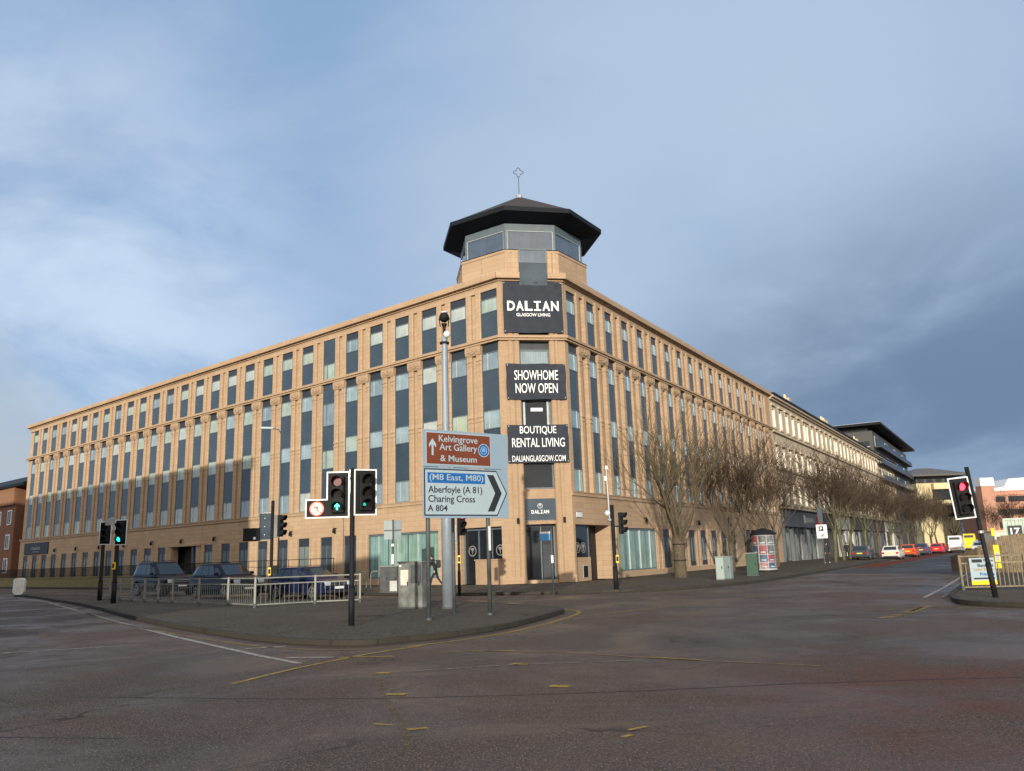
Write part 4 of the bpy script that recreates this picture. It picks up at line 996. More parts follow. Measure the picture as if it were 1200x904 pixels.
for s_, x, z, w_, h_ in (('Kelvingrove', .92, 4.645, 1.24, .24), ('Art Gallery', .92, 4.42, 1.2, .24), ('& Museum', .92, 4.18, 1.16, .17)): text(s_, bp, SIGNW, x, z + Z0, -.046, w_, h_, .008)
mb = MB(SIGNBL); mb.disc_y(1.74, 4.53 + Z0, -.046, -.0442, .175, 28); mb.ring_y(1.74, 4.53 + Z0, -.048, -.0445, .165, .185, 28, SIGNW); mb.ring_y(1.74, 4.53 + Z0, -.048, -.0445, .095, .11, 20, SIGNW)
mb.prism([(1.68, 4.49 + Z0), (1.8, 4.49 + Z0), (1.8, 4.6 + Z0), (1.77, 4.57 + Z0), (1.74, 4.62 + Z0), (1.71, 4.57 + Z0), (1.68, 4.6 + Z0)], -.048, -.0445, M('crest_blue', (.12, .28, .5), .5)); mb.build('crest', bp)
# lower panel: pointed white field with black outline
def pent(g, sh=2.15, tip=2.5): # inset g
    return [(-.16 + g, 2.74 + Z0 + g), (sh - g * .4, 2.74 + Z0 + g), (tip - g * 1.2, 3.36 + Z0), (sh - g * .4, 3.98 + Z0 - g), (-.16 + g, 3.98 + Z0 - g)]
mb = MB(SIGNK); mb.prism(pent(0), -.040, -.0362); mb.prism(pent(.035), -.043, -.0402, SIGNW); wp = mb.build('arrow_panel', p2)
mb = MB(SIGNBL); mb.box(-.06, 1.76, -.046, -.0432, 3.60 + Z0, 3.875 + Z0); mb.ring_y(-9, 0, 0, .001, .001, .002, 3); mb = MB(SIGNBL); mb.box(-.06, 1.76, -.046, -.0432, 3.60 + Z0, 3.875 + Z0); bpz = mb.build('blue_patch', wp)
text('(M8 East, M80)', bpz, SIGNW, .85, 3.625 + Z0, -.048, 1.7, .215, .006)
for s_, x, z, w_, h_ in (('Aberfoyle (A 81)', .81, 3.285, 1.7, .24), ('Charing Cross', .69, 3.04, 1.46, .24), ('A 804', .24, 2.855, .6, .17)): text(s_, wp, SIGNK, x, z + Z0, -.045, w_, h_, .010)
mb = MB(SIGNK); mb.prism([(1.83, 3.86 + Z0), (2.05, 3.86 + Z0), (2.31, 3.36 + Z0), (2.05, 2.86 + Z0), (1.83, 2.86 + Z0), (2.09, 3.36 + Z0)], -.046, -.0432); mb.build('chevron', wp)

# ------------------------------------------------------------------ camera column, posts, cabinets
t = thing('camera_column', 'tall pale grey steel column topped by a camera', 'column', (-2.2, 26.1, .115))
mb = MB(M('column_grey', (.21, .25, .29), .5, .1)); mb.tube([(0, 0, -.05), (0, 0, 3.6), (0, 0, 3.75), (0, 0, 8.6), (0, 0, 8.75)], [.19, .19, .135, .10, .10], 16); mb.build('shaft', t, None, True)
mb = MB(CABD); mb.tube([(0, 0, -.04), (0, 0, .05)], .24, 16); mb.build('base', t)
mb = MB(BLACK); mb.tube([(0, 0, 8.5), (0, 0, 8.56)], .16, 12); mb.tube([(0, 0, 8.75), (0, 0, 9.05), (0, 0, 9.2)], [.05, .05, .1], 10); mb.sphere((0, 0, 9.42), .17, None, 14, 8); mb.tube([(-.13, 0, 9.1), (-.17, 0, 9.4)], .02, 6); mb.tube([(.13, 0, 9.1), (.17, 0, 9.4)], .02, 6); mb.build('camera', t)
mb = MB(WHITE); mb.sphere((.09, -.1, 8.8), .12, None, 12, 8); mb.sphere((0, 0, 9.47), .172, None, 14, 4, (1, 1, 1), .72, 1.); mb.build('antenna', t, None, True)
def simple_post(label, loc, h, r=.045, mat=POLE, cat='post', name='post'):
    t = thing(name, label, cat, loc); mb = MB(mat); mb.tube([(0, 0, -.05), (0, 0, h)], r, 10); mb.sphere((0, 0, h), r, None, 8, 4); mb.build('pole', t, None, True); return t
simple_post('slim dark steel post just right of the pale camera column', (-1.8, 23.3, .115), 2.65, .05)
t = thing('sign_post', 'thin post with two small grey sign plates seen from behind, by the small cabinet', 'sign post', (-6.4, 42.5, .12))
mb = MB(CABD); mb.tube([(0, 0, -.05), (0, 0, 3.55)], .06, 8); mb.build('pole', t)
for dx, rz in ((-.2, .15), (.26, -.5)): mb = MB(M('sign_back', (.22, .27, .29), .5)); mb.box(-.24, .24, -.02, 0, 2.55, 3.5); mb.box(-.24, .24, -.04, -.021, 2.98, 3.03, CABD); mb.build('sign_plate', t, T((dx, -.06, 0)) @ Matrix.Rotation(rz, 4, 'Z'))
mb = MB(WHITE); mb.box(-.065, .065, -.08, -.06, 2.2, 2.32); mb.build('sticker', t); mb = MB(WHITE); mb.box(-.05, .05, -.08, -.06, 1.3, 1.8); mb.build('sticker', t)
def cabinet(label, loc, w_, d_, h_, mat, rz=0., doors=2, split=None):
    t = thing('utility_cabinet', label, 'cabinet', loc, rz)
    mb = MB(mat); mb.box(-w_ / 2, w_ / 2, -d_ / 2, d_ / 2, .03, h_); mb.build('body', t, None, False, .012)
    mb = MB(M('cabinet_lid', (.20, .21, .20), .7)); mb.box(-w_ / 2 - .03, w_ / 2 + .03, -d_ / 2 - .03, d_ / 2 + .03, h_, h_ + .05); mb.build('lid', t, None, False, .012)
    mb = MB(CABD); mb.box(-w_ / 2 - .02, w_ / 2 + .02, -d_ / 2 - .02, d_ / 2 + .02, -.03, .05); mb.build('plinth', t)
    for k in range(doors):
        a = -w_ / 2 + .02 + k * (w_ - .04) / doors; b = a + (w_ - .04) / doors - .012
        mb = MB(mat); mb.box(a, b, -d_ / 2 - .014, -d_ / 2 - .001, .08, h_ - .04); dr = mb.build('door', t, None, False, .004)
        hb = MB(BLACK); hb.box(b - .09, b - .05, -d_ / 2 - .03, -d_ / 2 - .0145, h_ * .5, h_ * .5 + .12); hb.build('handle', dr)
    return t
t = cabinet('stained grey double utility cabinet with a pale poster, left of the sign posts', (-3.35, 26.9, .115), .92, .5, 1.42, CABG, R(-28), 2)
mb = MB(M('torn_poster', (.55, .54, .46), .8, var=.3)); mb.box(-.36, -.06, -.27, -.2645, .72, 1.2); mb.build('poster', t)
mb = MB(CABD); mb.box(.03, .44, -.268, -.2645, .78, 1.36); mb.build('dark_panel', t); mb = MB(WHITE); mb.box(-.42, -.33, -.267, -.2645, 1.3, 1.36); mb.build('sticker', t)
t = cabinet('small dark grey utility cabinet behind the large stained one', (-6.05, 39.6, .12), .95, .5, 1.2, CABD, R(-20), 2); mb = MB(M('cab_pale', (.42, .43, .42), .7)); mb.box(.08, .46, -.27, -.2645, .08, .55); mb.build('panel', t)
t = cabinet('left one of two slim pale green cabinets under the first tree', (10.15, 41.9, .12), .40, .22, 1.12, M('pale_green', (.22, .28, .26), .6), R(-10), 1)
t = cabinet('right one of two slim pale green cabinets under the first tree', (10.75, 42.6, .12), .40, .32, 1.12, M('pale_green2', (.17, .22, .22), .6), R(-38), 1)
t = cabinet('dark green street cabinet beside the poster drum', (13.2, 46.8, .12), .62, .42, 1.22, M('cabinet_green', (.015, .062, .036), .55), R(-25), 1)
# cycle hoops
hoop = None
for k in range(3):
    p = (-8.9 + k * 1.0, 47.0 - k * .5, .12)
    if hoop is None:
        hoop = thing('cycle_stand', 'leftmost grey steel hoop stand before the green window', 'cycle stand', p, R(-20), 'cycle stands by the green window')
        mb = MB(RAILM); mb.tube([(-.38, 0, -.05), (-.38, 0, .75), (-.33, 0, .87), (-.22, 0, .92), (.22, 0, .92), (.33, 0, .87), (.38, 0, .75), (.38, 0, -.05)], .03, 8); mb.build('hoop', hoop, None, True)
    else: c = copy_tree(hoop); c.location = p; c['label'] = ('', 'middle grey steel hoop stand before the green window', 'rightmost grey steel hoop stand, nearest the small dark cabinet')[k]
t = thing('street_lamp', 'slender pale street lamp with a single arm before the left street front', 'street lamp', (-12.9, 44.6, .12))
mb = MB(POLE); mb.tube([(0, 0, -.05), (0, 0, 1.4), (0, 0, 1.5), (0, 0, 8.6)], [.075, .075, .045, .03], 10); mb.tube([(0, 0, 8.55), (-.15, -.05, 8.8), (-.45, -.15, 8.86)], .03, 6); mb.build('column', t, None, True)
mb = MB(PALEP); mb.loft([[(x, y, z) for x, y, z in ((-.4, -.22, zz), (-1.05, -.42, zz), (-1.1, -.25, zz), (-.45, -.05, zz))] for zz in (8.82, 8.94)]); mb.build('lantern', t, None, False, .03)
# finger post, parking sign, bollards
t = thing('finger_post', 'thin grey post with a small blue sign before the entrance', 'sign post', (1.4, 33.6, .12))
mb = MB(POLE); mb.tube([(0, 0, -.05), (0, 0, 2.55)], .04, 8); mb.build('pole', t, None, True)
mb = MB(M('finger_blue', (.03, .25, .55), .4)); mb.box(-.46, -.05, -.02, .02, 2.1, 2.36); mb.box(-.46, -.05, -.025, .025, 2.37, 2.45, WHITE); mb.build('sign_plate', t); mb = MB(WHITE); mb.box(-.045, .045, -.06, -.04, 1.2, 1.5); mb.build('sticker', t)
t = thing('parking_sign', 'white square parking sign on a grey post by the shops', 'road sign', (26.2, 71.0, .12))
mb = MB(POLE); mb.tube([(0, 0, -.05), (0, 0, 4.9)], .06, 8); mb.build('pole', t)
mb = MB(WHITE); mb.box(-.46, .46, -.09, -.06, 2.15, 3.3); sp_ = mb.build('sign_plate', t); mb = MB(SIGNK); mb.box(-.26, .16, -.095, -.0905, 2.75, 3.16); mb.box(-.1, .3, -.095, -.0905, 2.3, 2.36); mb.build('symbol', sp_); text('P', sp_, WHITE, -.05, 2.82, -.099, .2, .26, .02)
mb = MB(SIGNK); mb.tube([(-.15, -.095, 2.3), (.2, -.095, 2.55)], .035, 5); mb.build('symbol', sp_)
mb = MB(SLATE); mb.box(-.22, .22, -.05, .05, 3.5, 4.7); mb.build('banner_plate', t)
t = thing('bollard', 'rounded white traffic bollard at the far left tip of the island', 'bollard', (-33.6, 56.0, .115))
mb = MB(M('bollard_white', (.62, .64, .62), .4)); poly = []
for a in range(13): poly.append((.38 * math.cos(math.pi * a / 12), .95 + .16 * math.sin(math.pi * a / 12)))
poly += [(-.38, .2), (-.24, 0), (.24, 0), (.38, .2)]
mb.prism(poly, -.12, .12); mb.build('shell', t, None, False, .02)

# ------------------------------------------------------------------ railings
def railing(label, pts, h=1.05, mat=RAILM, pitch=.11, panel=1.95, bar=.008, z=.115, rail=.022, name='guard_railing'):
    t = thing(name, label, 'railing', (pts[0][0], pts[0][1], z)); o = Vector((pts[0][0], pts[0][1], 0))
    posts = []
    for a, b in zip(pts[:-1], pts[1:]):
        a = Vector((*a, 0)) - o; b = Vector((*b, 0)) - o; L = (b - a).length; n = max(1, round(L / panel)); d = (b - a) / n
        for i in range(n):
            p, q = a + d * i, a + d * (i + 1); posts.append(p); dd = (q - p).normalized(); yy = Vector((-dd.y, dd.x, 0)); l = (q - p).length
            mb = MB(mat); r_ = rail
            for zz in (.1, h - .24, h - .02): mb.box(r_ + .012, l - r_ - .012, -r_ * .7, r_ * .7, zz - r_, zz + r_)
            k = .03 + pitch
            while k < l - .04:
                mb.box(k - bar, k + bar, -bar, bar, .1 + r_, h - .24 - r_); k += pitch
            mb.build('panel', t, FR(p, dd, yy))
    posts.append(b)
    for p in posts:
        mb = MB(mat); mb.box(-.035, .035, -.035, .035, .14, h + .02); mb.box(-.045, .045, -.045, .045, -.03, .14, CABD); mb.build('post', t, T(p))
    return t
railing('pale galvanised pedestrian railing with many thin bars along the island', [(-21.6, 43.0), (-18.0, 38.8), (-14.6, 35.2), (-11.1, 31.9), (-9.5, 30.1), (-7.6, 31.2), (-6.0, 31.6)], 1.05, RAILM, .17, 1.95, .006)
RAILW = M('weathered_railing', (.17, .145, .10), .6, .2, .4, .35, 4)
t = railing('weathered brownish pedestrian railing at the right corner', [(14.15, 26.7), (16.1, 26.5), (18.1, 26.3), (20.1, 26.1), (22.1, 25.9)], 1.08, RAILW, .14, 2.0, .014)
ad = thing('advert_board', 'white and yellow board advertising signs and banners, tied to the railing', 'sign board', (14.75, 26.58, .115))
mb = MB(SIGNW); mb.box(-.38, .42, -.06, -.04, .30, 1.0); mb.box(-.38, .42, -.0601, -.039, .17, .30, YEL); ab = mb.build('board', ad)
mb = MB(SIGNK); mb.box(-.3, .03, -.064, -.061, .86, .96); mb.build('logo_block', ab)
for s_, x, z, w_, m_ in (('Signs', .22, .86, .32, SIGNK), ('Banners', .12, .72, .5, SIGNK), ('Light Boxes', .06, .585, .66, M('ochre_ink', (.35, .22, .03), .5)), ('Printers', .14, .45, .46, SIGNBL)): text(s_, ab, m_, x, z, -.063, w_, .10, .02)
mb = MB(SIGNK); mb.box(-.3, .36, -.064, -.061, .34, .39); mb.build('ink_line', ab)
# hoarding, container, gate sign on the right corner
t = thing('timber_hoarding', 'brown timber hoarding curving behind the right railing', 'fence', (22.2, 40.6, .115))
path = [(.5, 3.0), (.05, 1.2), (.3, 0), (1.1, -.7), (2.4, -1.1), (6, -1.4), (13, -1.6)]; hts = [.8, .95, 1.25, 1.75, 1.85, 1.9, 1.9]
mb = MB(TIMBER)
for (a, b), (c, d), h0, h1 in zip(path[:-1], path[1:], hts[:-1], hts[1:]):
    L = math.hypot(c - a, d - b); n = max(1, int(L / .17))
    for i in range(n):
        u = (i + .04) / n; v_ = (i + .93) / n; hh = h0 + (h1 - h0) * u + rnd.uniform(-.03, .03); x0, y0, x1, y1 = a + (c - a) * u, b + (d - b) * u, a + (c - a) * v_, b + (d - b) * v_
        nx, ny = -(d - b) / L * .025, (c - a) / L * .025
        mb.add([(x0 - nx, y0 - ny, 0), (x1 - nx, y1 - ny, 0), (x1 + nx, y1 + ny, 0), (x0 + nx, y0 + ny, 0), (x0 - nx, y0 - ny, hh), (x1 - nx, y1 - ny, hh), (x1 + nx, y1 + ny, hh), (x0 + nx, y0 + ny, hh)], [(0, 1, 2, 3), (4, 5, 6, 7), (0, 1, 5, 4), (1, 2, 6, 5), (2, 3, 7, 6), (3, 0, 4, 7)])
mb.build('boards', t)
t = thing('site_container', 'pale green corrugated site container marked 17', 'container', (36.5, 61.8, .115), R(-31))
mb = MB(M('container_paint', (.40, .48, .41), .55)); n = 26; prof = []
for i in range(n):
    x = i * .24
    prof += [(x, 0), (x + .1, 0), (x + .13, .05), (x + .21, .05)]
mb.loft([[(x, y, z) for x, y in prof] + [(prof[-1][0], 2.4, z), (0, 2.4, z)] for z in (.15, 2.95)]); mb.build('walls', t)
mb = MB(M('container_frame', (.40, .47, .39), .55)); mb.box(-.06, 6.3, -.05, 2.45, 2.95, 3.1); mb.box(-.06, 6.3, -.05, 2.45, 0, .15); mb.box(-.08, .0, -.06, .1, .15, 2.95); mb.build('frame', t)
mb = MB(SIGNK); mb.box(.2, 1.1, -.04, -.01, 1.75, 2.55); pl_ = mb.build('number_plate', t); text('17', pl_, CAST, .65, 1.9, -.044, .62, .48, .03)
t = thing('warning_sign', 'narrow yellow warning sign standing behind the leaning signal', 'sign', (18.9, 32.8, .115))
mb = MB(YEL); mb.box(-.11, .11, -.03, 0, .45, 1.35); mb.box(-.07, .07, -.034, -.031, .75, 1.05, SIGNW); mb.box(-.1, .02, -.03, 0, 1.7, 2.0); mb.tube([(0, .02, 0), (0, .02, 1.7)], .025, 6, POLE); mb.build('plate', t)
t = thing('site_cabin', 'small cream site cabin between the hoarding and the pink building', 'cabin', (62, 106, 0))
mb = MB(SHW); mb.box(-1.0, 1.5, 0, 3, 0, 2.7); mb.build('body', t, None, False, .05); mb = MB(CREAM); mb.box(-1.1, 1.6, -.1, 3.1, 2.7, 2.85); mb.build('roof', t)

# ------------------------------------------------------------------ poster drum
t = thing('poster_drum', 'round advertising drum with posters and a dark domed cap', 'advertising column', (16.2, 54.4, .12))
mb = MB(M('drum_grey', (.36, .37, .38), .6)); mb.tube([(0, 0, .1), (0, 0, 2.35)], .72, 28); mb.build('drum', t)
mb = MB(BLACK); mb.tube([(0, 0, -.02), (0, 0, .1)], .66, 24); mb.build('base', t); mb = MB(BLACK); mb.tube([(0, 0, 2.35), (0, 0, 2.42), (0, 0, 2.62), (0, 0, 2.78)], [.86, .86, .6, .08], 24); mb.build('cap', t)
pc = [(.20, .05, .055), (.04, .06, .09), (.24, .10, .12), (.04, .08, .14), (.14, .14, .15), (.06, .09, .14), (.26, .13, .13), (.09, .10, .10), (.3, .3, .29), (.07, .07, .075)]
k = 0
for j, (z0, z1) in enumerate(((1.72, 2.28), (1.12, 1.68), (.62, 1.08), (.2, .58))):
    for i in range(6):
        a0 = R(-178 + i * 44 + (i % 2) * 1); a1 = a0 + R(40); m1 = M('poster_%s' % 'abcdefghij'[(k * 7 + j) % 10], pc[(k * 7 + j) % 10], .6, var=.6, scale=6)
        mb = MB(m1); v = []; f = []
        for q in range(5):
            a = a0 + (a1 - a0) * q / 4; v += [(.728 * math.cos(a), .728 * math.sin(a), z0), (.728 * math.cos(a), .728 * math.sin(a), z1)]
        for q in range(4): f.append((2 * q, 2 * q + 2, 2 * q + 3, 2 * q + 1))
        mb.add(v, f); v2 = []; f2 = []
        for q in range(3):
            a = a0 + (a1 - a0) * (.2 + .3 * q); v2 += [(.731 * math.cos(a), .731 * math.sin(a), z0 + .08), (.731 * math.cos(a), .731 * math.sin(a), z0 + .16)]
        for q in range(2): f2.append((2 * q, 2 * q + 2, 2 * q + 3, 2 * q + 1))
        mb.add(v2, f2, SIGNW); mb.build('poster', t); k += 1

# ------------------------------------------------------------------ vehicles
CGL = M('car_glass', (.016, .022, .028), .05, 0, .75); TYRE = M('tyre', (.018, .018, .018), .8); RIM = M('alloy_rim', (.45, .46, .47), .3, .8); CHR = M('chrome', (.55, .56, .58), .15, .9); HLAMP = M('headlight_glass', (.62, .66, .70), .08, .3, .8); TLAMP = M('tail_lamp', (.35, .012, .015), .2); PLY = M('plate_yellow', (.70, .52, .04), .5); PLW = M('plate_white', (.72, .72, .70), .5)
TRIM = M('black_trim', (.018, .018, .02), .5)
def car_paint(name, c):
    k = NT(name).set(.30, .0, .18); k.b.inputs['Coat Weight'].default_value = .05; k.b.inputs['Coat Roughness'].default_value = .06
    f = k.noise(k.coord('Object'), 2.5, .3, .7, 4); k.l(k.mix(f, tuple(x * .85 for x in c), tuple(min(1, x * 1.1) for x in c)), k.b.inputs['Base Color'])
    return k.m
def car(name, label, cat, loc, head_az, kind, col_, group, L=4.3, W=1.8, H=1.46, lamps=False):
    t = thing(name, label, cat, loc, math.pi / 2 - head_az, group)       # +x forward
    pnt = car_paint('paint_' + kind + '_%d' % len(MATS), col_)
    suv = kind == 'suv'; van = kind == 'van'
    gz = .30 if suv else .2; belt = H * (.60 if suv else .64) if not van else H * .56; rw = .38 if suv else (.34 if van else .32); wb = L * (.60 if not suv else .59)
    xf, xr = L / 2, -L / 2; ax = (-wb / 2 - L * .0, wb / 2 + L * .01)
    low = [(xr + .04, gz + .12)]
    for a in ax:
        for k in range(9):
            th = math.pi - math.pi * k / 8; low.append((a + (rw + .07) * math.cos(th), max(gz, rw + (rw + .07) * math.sin(th))) if 0 < k < 8 else (a + (rw + .07) * math.cos(th), gz))
    low.append((xf - .06, gz + .05))
    bon = L * (.29 if suv else .25) if not van else L * .10
    up = [(xf, gz + .28), (xf - .02, belt * .72), (xf - .12, belt * .88), (xf - bon, belt + .01)]
    if kind == 'saloon': up += [(xr + L * .16, belt + .06), (xr + .05, belt + .03), (xr, belt * .7)]
    else: up += [(xr + .06, belt + .02), (xr + .01, belt * .8), (xr, belt * .55)]
    body = MB(pnt); poly = low + up; body.prism(poly, -W / 2, W / 2)
    v2 = []
    for x, y, z in body.v:                                             # plan taper at the ends and slight tuck of the sides
        e = max(0, abs(x) - L * .36) / (L * .14); k = 1 - .10 * e * e - .05 * max(0, (z - belt * .7) / belt) - .03 * (z < gz + .1)
        v2.append((x, y * k, z))
    body.v = v2; bo = body.build('body', t, None, False, .05, 3, 28)
    tw = W * (.74 if not van else .86); bw = W * .93
    if van: xb0, xf0, xb1, xf1 = xr + .05, xf - bon + .05, xr + .12, xf - bon - .75
    elif suv: xb0, xf0, xb1, xf1 = xr + .06, xf - bon + .12, xr + .42, xf - bon - .85
    elif kind == 'saloon': xb0, xf0, xb1, xf1 = xr + L * .13, xf - bon + .12, xr + L * .30, xf - bon - .72
    else: xb0, xf0, xb1, xf1 = xr + .08, xf - bon + .15, xr + .72, xf - bon - .85
    def loop(u):
        a, b, hw_ = xb0 + (xb1 - xb0) * u, xf0 + (xf1 - xf0) * u, (bw + (tw - bw) * u) / 2; z = belt + (H - belt) * u
        return [(a, -hw_ * .93, z), (a + (b - a) * .12, -hw_, z), (b - (b - a) * .22, -hw_, z), (b, -hw_ * .88, z), (b, hw_ * .88, z), (b - (b - a) * .22, hw_, z), (a + (b - a) * .12, hw_, z), (a, hw_ * .93, z)]
    cab = MB(pnt); l0, l1, l2 = loop(-.03), loop(.80), loop(.97)
    cab.loft([l0, l1, l2, [(x * .96 + .02 * (xb1 + xf1), y * .88, H) for x, y, z in l2]]); cb = cab.build('cabin', t, None, False, .025, 2, 25)
    def glassq(nm, i, j, u0, u1, v0, v1, parent, mat=CGL):
        def P(u, v):
            A_, B_ = Vector(loop(v)[i]), Vector(loop(v)[j]); return A_.lerp(B_, u)
        q = [P(u0, v0), P(u1, v0), P(u1, v1), P(u0, v1)]; nn = (q[1] - q[0]).cross(q[3] - q[0]).normalized()
        c_ = sum(q, Vector()) / 4
        if nn.dot(c_ - Vector(((xb0 + xf0) / 2, 0, (belt + H) / 2))) < 0: nn = -nn
        b = MB(mat); b.add([p + nn * .006 for p in q] + [p - nn * .01 for p in q], [(0, 1, 2, 3), (4, 5, 6, 7), (0, 1, 5, 4), (1, 2, 6, 5), (2, 3, 7, 6), (3, 0, 4, 7)]); return b.build(nm, parent)
    glassq('windscreen', 3, 4, .04, .96, .08, .86, cb); glassq('rear_window', 7, 0, .08, .92, .18 if not van else .45, .80, cb)
    if van: glassq('side_window', 2, 3, .08, .92, .1, .8, cb); glassq('side_window', 5, 4, .08, .92, .1, .8, cb)
    else:
        for i, j in ((1, 2), (6, 5)):
            glassq('side_window', i, j, .00, .30, .12, .82, cb); glassq('side_window', i, j, .33, .66, .10, .82, cb); glassq('side_window', i, j, .69, .99, .10, .80, cb)
        for i, j in ((2, 3), (5, 4)): glassq('side_window', i, j, .10, .62, .10, .62, cb)
        for i, j in ((0, 1), (7, 6)): glassq('side_window', i, j, .35, .98, .16, .74, cb)
    for a in ax:
        for sd_ in (-1, 1):
            wm_ = MB(TYRE); n = 20; y0 = sd_ * (W / 2 - .01); y1 = sd_ * (W / 2 - .22)
            wm_.loft([[(rr * math.cos(2 * math.pi * k / n), yy, rr * math.sin(2 * math.pi * k / n)) for k in range(n)] for rr, yy in ((rw * .9, y0), (rw, y0 - sd_ * .03), (rw, y1 + sd_ * .03), (rw * .9, y1))])
            wo_ = wm_.build('wheel', t, T((a, 0, rw)))
            rm = MB(RIM); rm.ring_y(0, 0, min(y0, y0 + sd_ * .012), max(y0, y0 + sd_ * .012), rw * .58, rw * .70, 20); rm.disc_y(0, 0, min(y0, y0 + sd_ * .01), max(y0, y0 + sd_ * .01), rw * .16, 10)
            for k in range(5):
                th = 2 * math.pi * k / 5 + .3; c_, s_ = math.cos(th), math.sin(th); r0_, r1_, hwid = rw * .12, rw * .6, rw * .07
                rm.add([(r0_ * c_ - hwid * s_, y0 + sd_ * .008, r0_ * s_ + hwid * c_), (r1_ * c_ - hwid * s_, y0 + sd_ * .008, r1_ * s_ + hwid * c_), (r1_ * c_ + hwid * s_, y0 + sd_ * .008, r1_ * s_ - hwid * c_), (r0_ * c_ + hwid * s_, y0 + sd_ * .008, r0_ * s_ - hwid * c_)], [(0, 1, 2, 3)])
            rm.build('rim', wo_)
    yw = W / 2 * .9
    for sd_ in (-1, 1):
        b = MB(HLAMP); b.box(xf - .20, xf + .006, sd_ * yw * .58, sd_ * yw * .97, belt * .64, belt * .83); b.build('headlight', t, None, False, .03)
        b = MB(TLAMP)
        if suv: b.box(xr - .012, xr + .1, sd_ * yw * .80, sd_ * yw * .98, belt * .62, belt * 1.05)
        elif van: b.box(xr - .012, xr + .08, sd_ * yw * .90, sd_ * yw * 1.0, belt * .5, belt * .95)
        else: b.box(xr - .012, xr + .12, sd_ * yw * .66, sd_ * yw * .97, belt * .66, belt * .86)
        b.build('tail_light', t, None, False, .02)
        b = MB(pnt); b.box(xf0 - .62, xf0 - .42, sd_ * (bw / 2 + .02), sd_ * (bw / 2 + .2), belt + .03, belt + .19); b.build('mirror', t, None, False, .04)
        b = MB(TRIM)
        for hx_ in (.12, -.85): b.box(hx_ - .1, hx_ + .1, sd_ * (W / 2 * .965), sd_ * (W / 2 * .965 + .03), belt * .86, belt * .89)
        b.build('door_handle', t)
        b = MB(TRIM); b.box(-wb / 2 + rw + .1, wb / 2 - rw - .08, sd_ * (W / 2 - .02), sd_ * (W / 2 + .006), gz - .01, gz + .1); b.build('sill', t)
    b = MB(TRIM); b.box(xf - .1, xf + .012, -yw * .55, yw * .55, belt * .62, belt * .80); gr = b.build('grille', t, None, False, .02)
    b = MB(CHR); b.box(xf + .013, xf + .022, -yw * .54, yw * .54, belt * .68, belt * .70); b.box(xf + .013, xf + .022, -yw * .54, yw * .54, belt * .76, belt * .785); b.build('grille_bar', gr)
    b = MB(TRIM); b.box(xf - .12, xf + .014, -yw * .8, yw * .8, gz + .06, gz + .2); b.build('bumper', t, None, False, .02)
    b = MB(TRIM); b.box(xr - .014, xr + .12, -yw * .85, yw * .85, gz + .08, gz + .2); b.build('bumper', t, None, False, .02)
    b = MB(PLW); b.box(xf + .013, xf + .026, -.26, .26, gz + .24, gz + .35); b.build('number_plate', t)
    b = MB(PLY); zz = belt * .74 if not van else belt * .5; b.box(xr - .028, xr - .013, -.26, .26, zz - .055, zz + .055); b.build('number_plate', t)
    if suv:
        for sd_ in (-1, 1):
            b = MB(TRIM); b.tube([(xb1 + .3, sd_ * tw * .44, H + .0), (xb1 + .4, sd_ * tw * .44, H + .06), (xf1 - .3, sd_ * tw * .44, H + .06), (xf1 - .1, sd_ * tw * .44, H - .02)], .02, 6); b.build('roof_rail', t)
    return t
QA = R(132)      # the left street runs this way towards the junction
car('parked_car', 'dark blue-grey off-road car, leftmost of the three behind the railing', 'car', (-20.9, 49.0, 0), QA, 'suv', (.012, .013, .015), 'dark cars queuing behind the railing', 4.75, 1.95, 1.95)
car('parked_car', 'dark blue estate car between the off-road car and the low navy car', 'car', (-15.1, 43.0, 0), QA, 'hatch', (.009, .011, .016), 'dark cars queuing behind the railing', 4.6, 1.88, 1.74)
car('parked_car', 'low navy saloon car, rightmost of the three behind the railing', 'car', (-9.9, 39.4, 0), QA - .06, 'hatch', (.010, .014, .045), 'dark cars queuing behind the railing', 4.4, 1.8, 1.44)
HA = math.atan2(dR.x, dR.y); GP = 'cars parked along the right street'
car('parked_car', 'silver-white hatchback seen from behind, nearest in the row of parked cars', 'car', (39.1, 86.5, 0), HA, 'hatch', (.55, .55, .52), GP, 4.2, 1.8, 1.42)
car('parked_car', 'orange-red hatchback parked just beyond the silver-white one', 'car', (46.1, 97.6, 0), HA, 'hatch', (.50, .09, .03), GP, 4.1, 1.78, 1.48)
car('parked_car', 'dark purple-grey car parked between the orange and the red ones', 'car', (52.7, 108.0, 0), HA, 'hatch', (.07, .06, .11), GP, 4.3, 1.8, 1.52)
car('parked_car', 'bright red car parked beyond the purple-grey one', 'car', (60.2, 118.9, 0), HA, 'hatch', (.55, .02, .05), GP, 4.1, 1.75, 1.45)
car('parked_car', 'farthest red car, half hidden by the other parked cars', 'car', (66.2, 129.8, 0), HA, 'hatch', (.42, .015, .04), GP, 4.1, 1.75, 1.45)
car('parked_car', 'dark car tucked under the trees left of the silver-white hatchback', 'car', (35.2, 84.6, 0.1), HA, 'hatch', (.05, .06, .075), GP, 4.2, 1.75, 1.42)
car('white_van', 'white van driving away at the far end of the right street', 'van', (64.6, 122.0, 0), HA, 'van', (.75, .75, .73), 'vans in the right street', 5.4, 2.0, 2.45)
car('yellow_van', 'yellow van at the far end of the right street', 'van', (82.0, 150.0, 0), HA, 'van', (.78, .55, .03), 'vans in the right street', 5.6, 2.1, 2.9)
pc_ = car('police_car', 'white car with a blue roof light bar coming along the right street', 'car', (61.3, 110, 0), HA + math.pi, 'hatch', (.70, .72, .72), 'cars driving in the right street', 4.4, 1.85, 1.5)
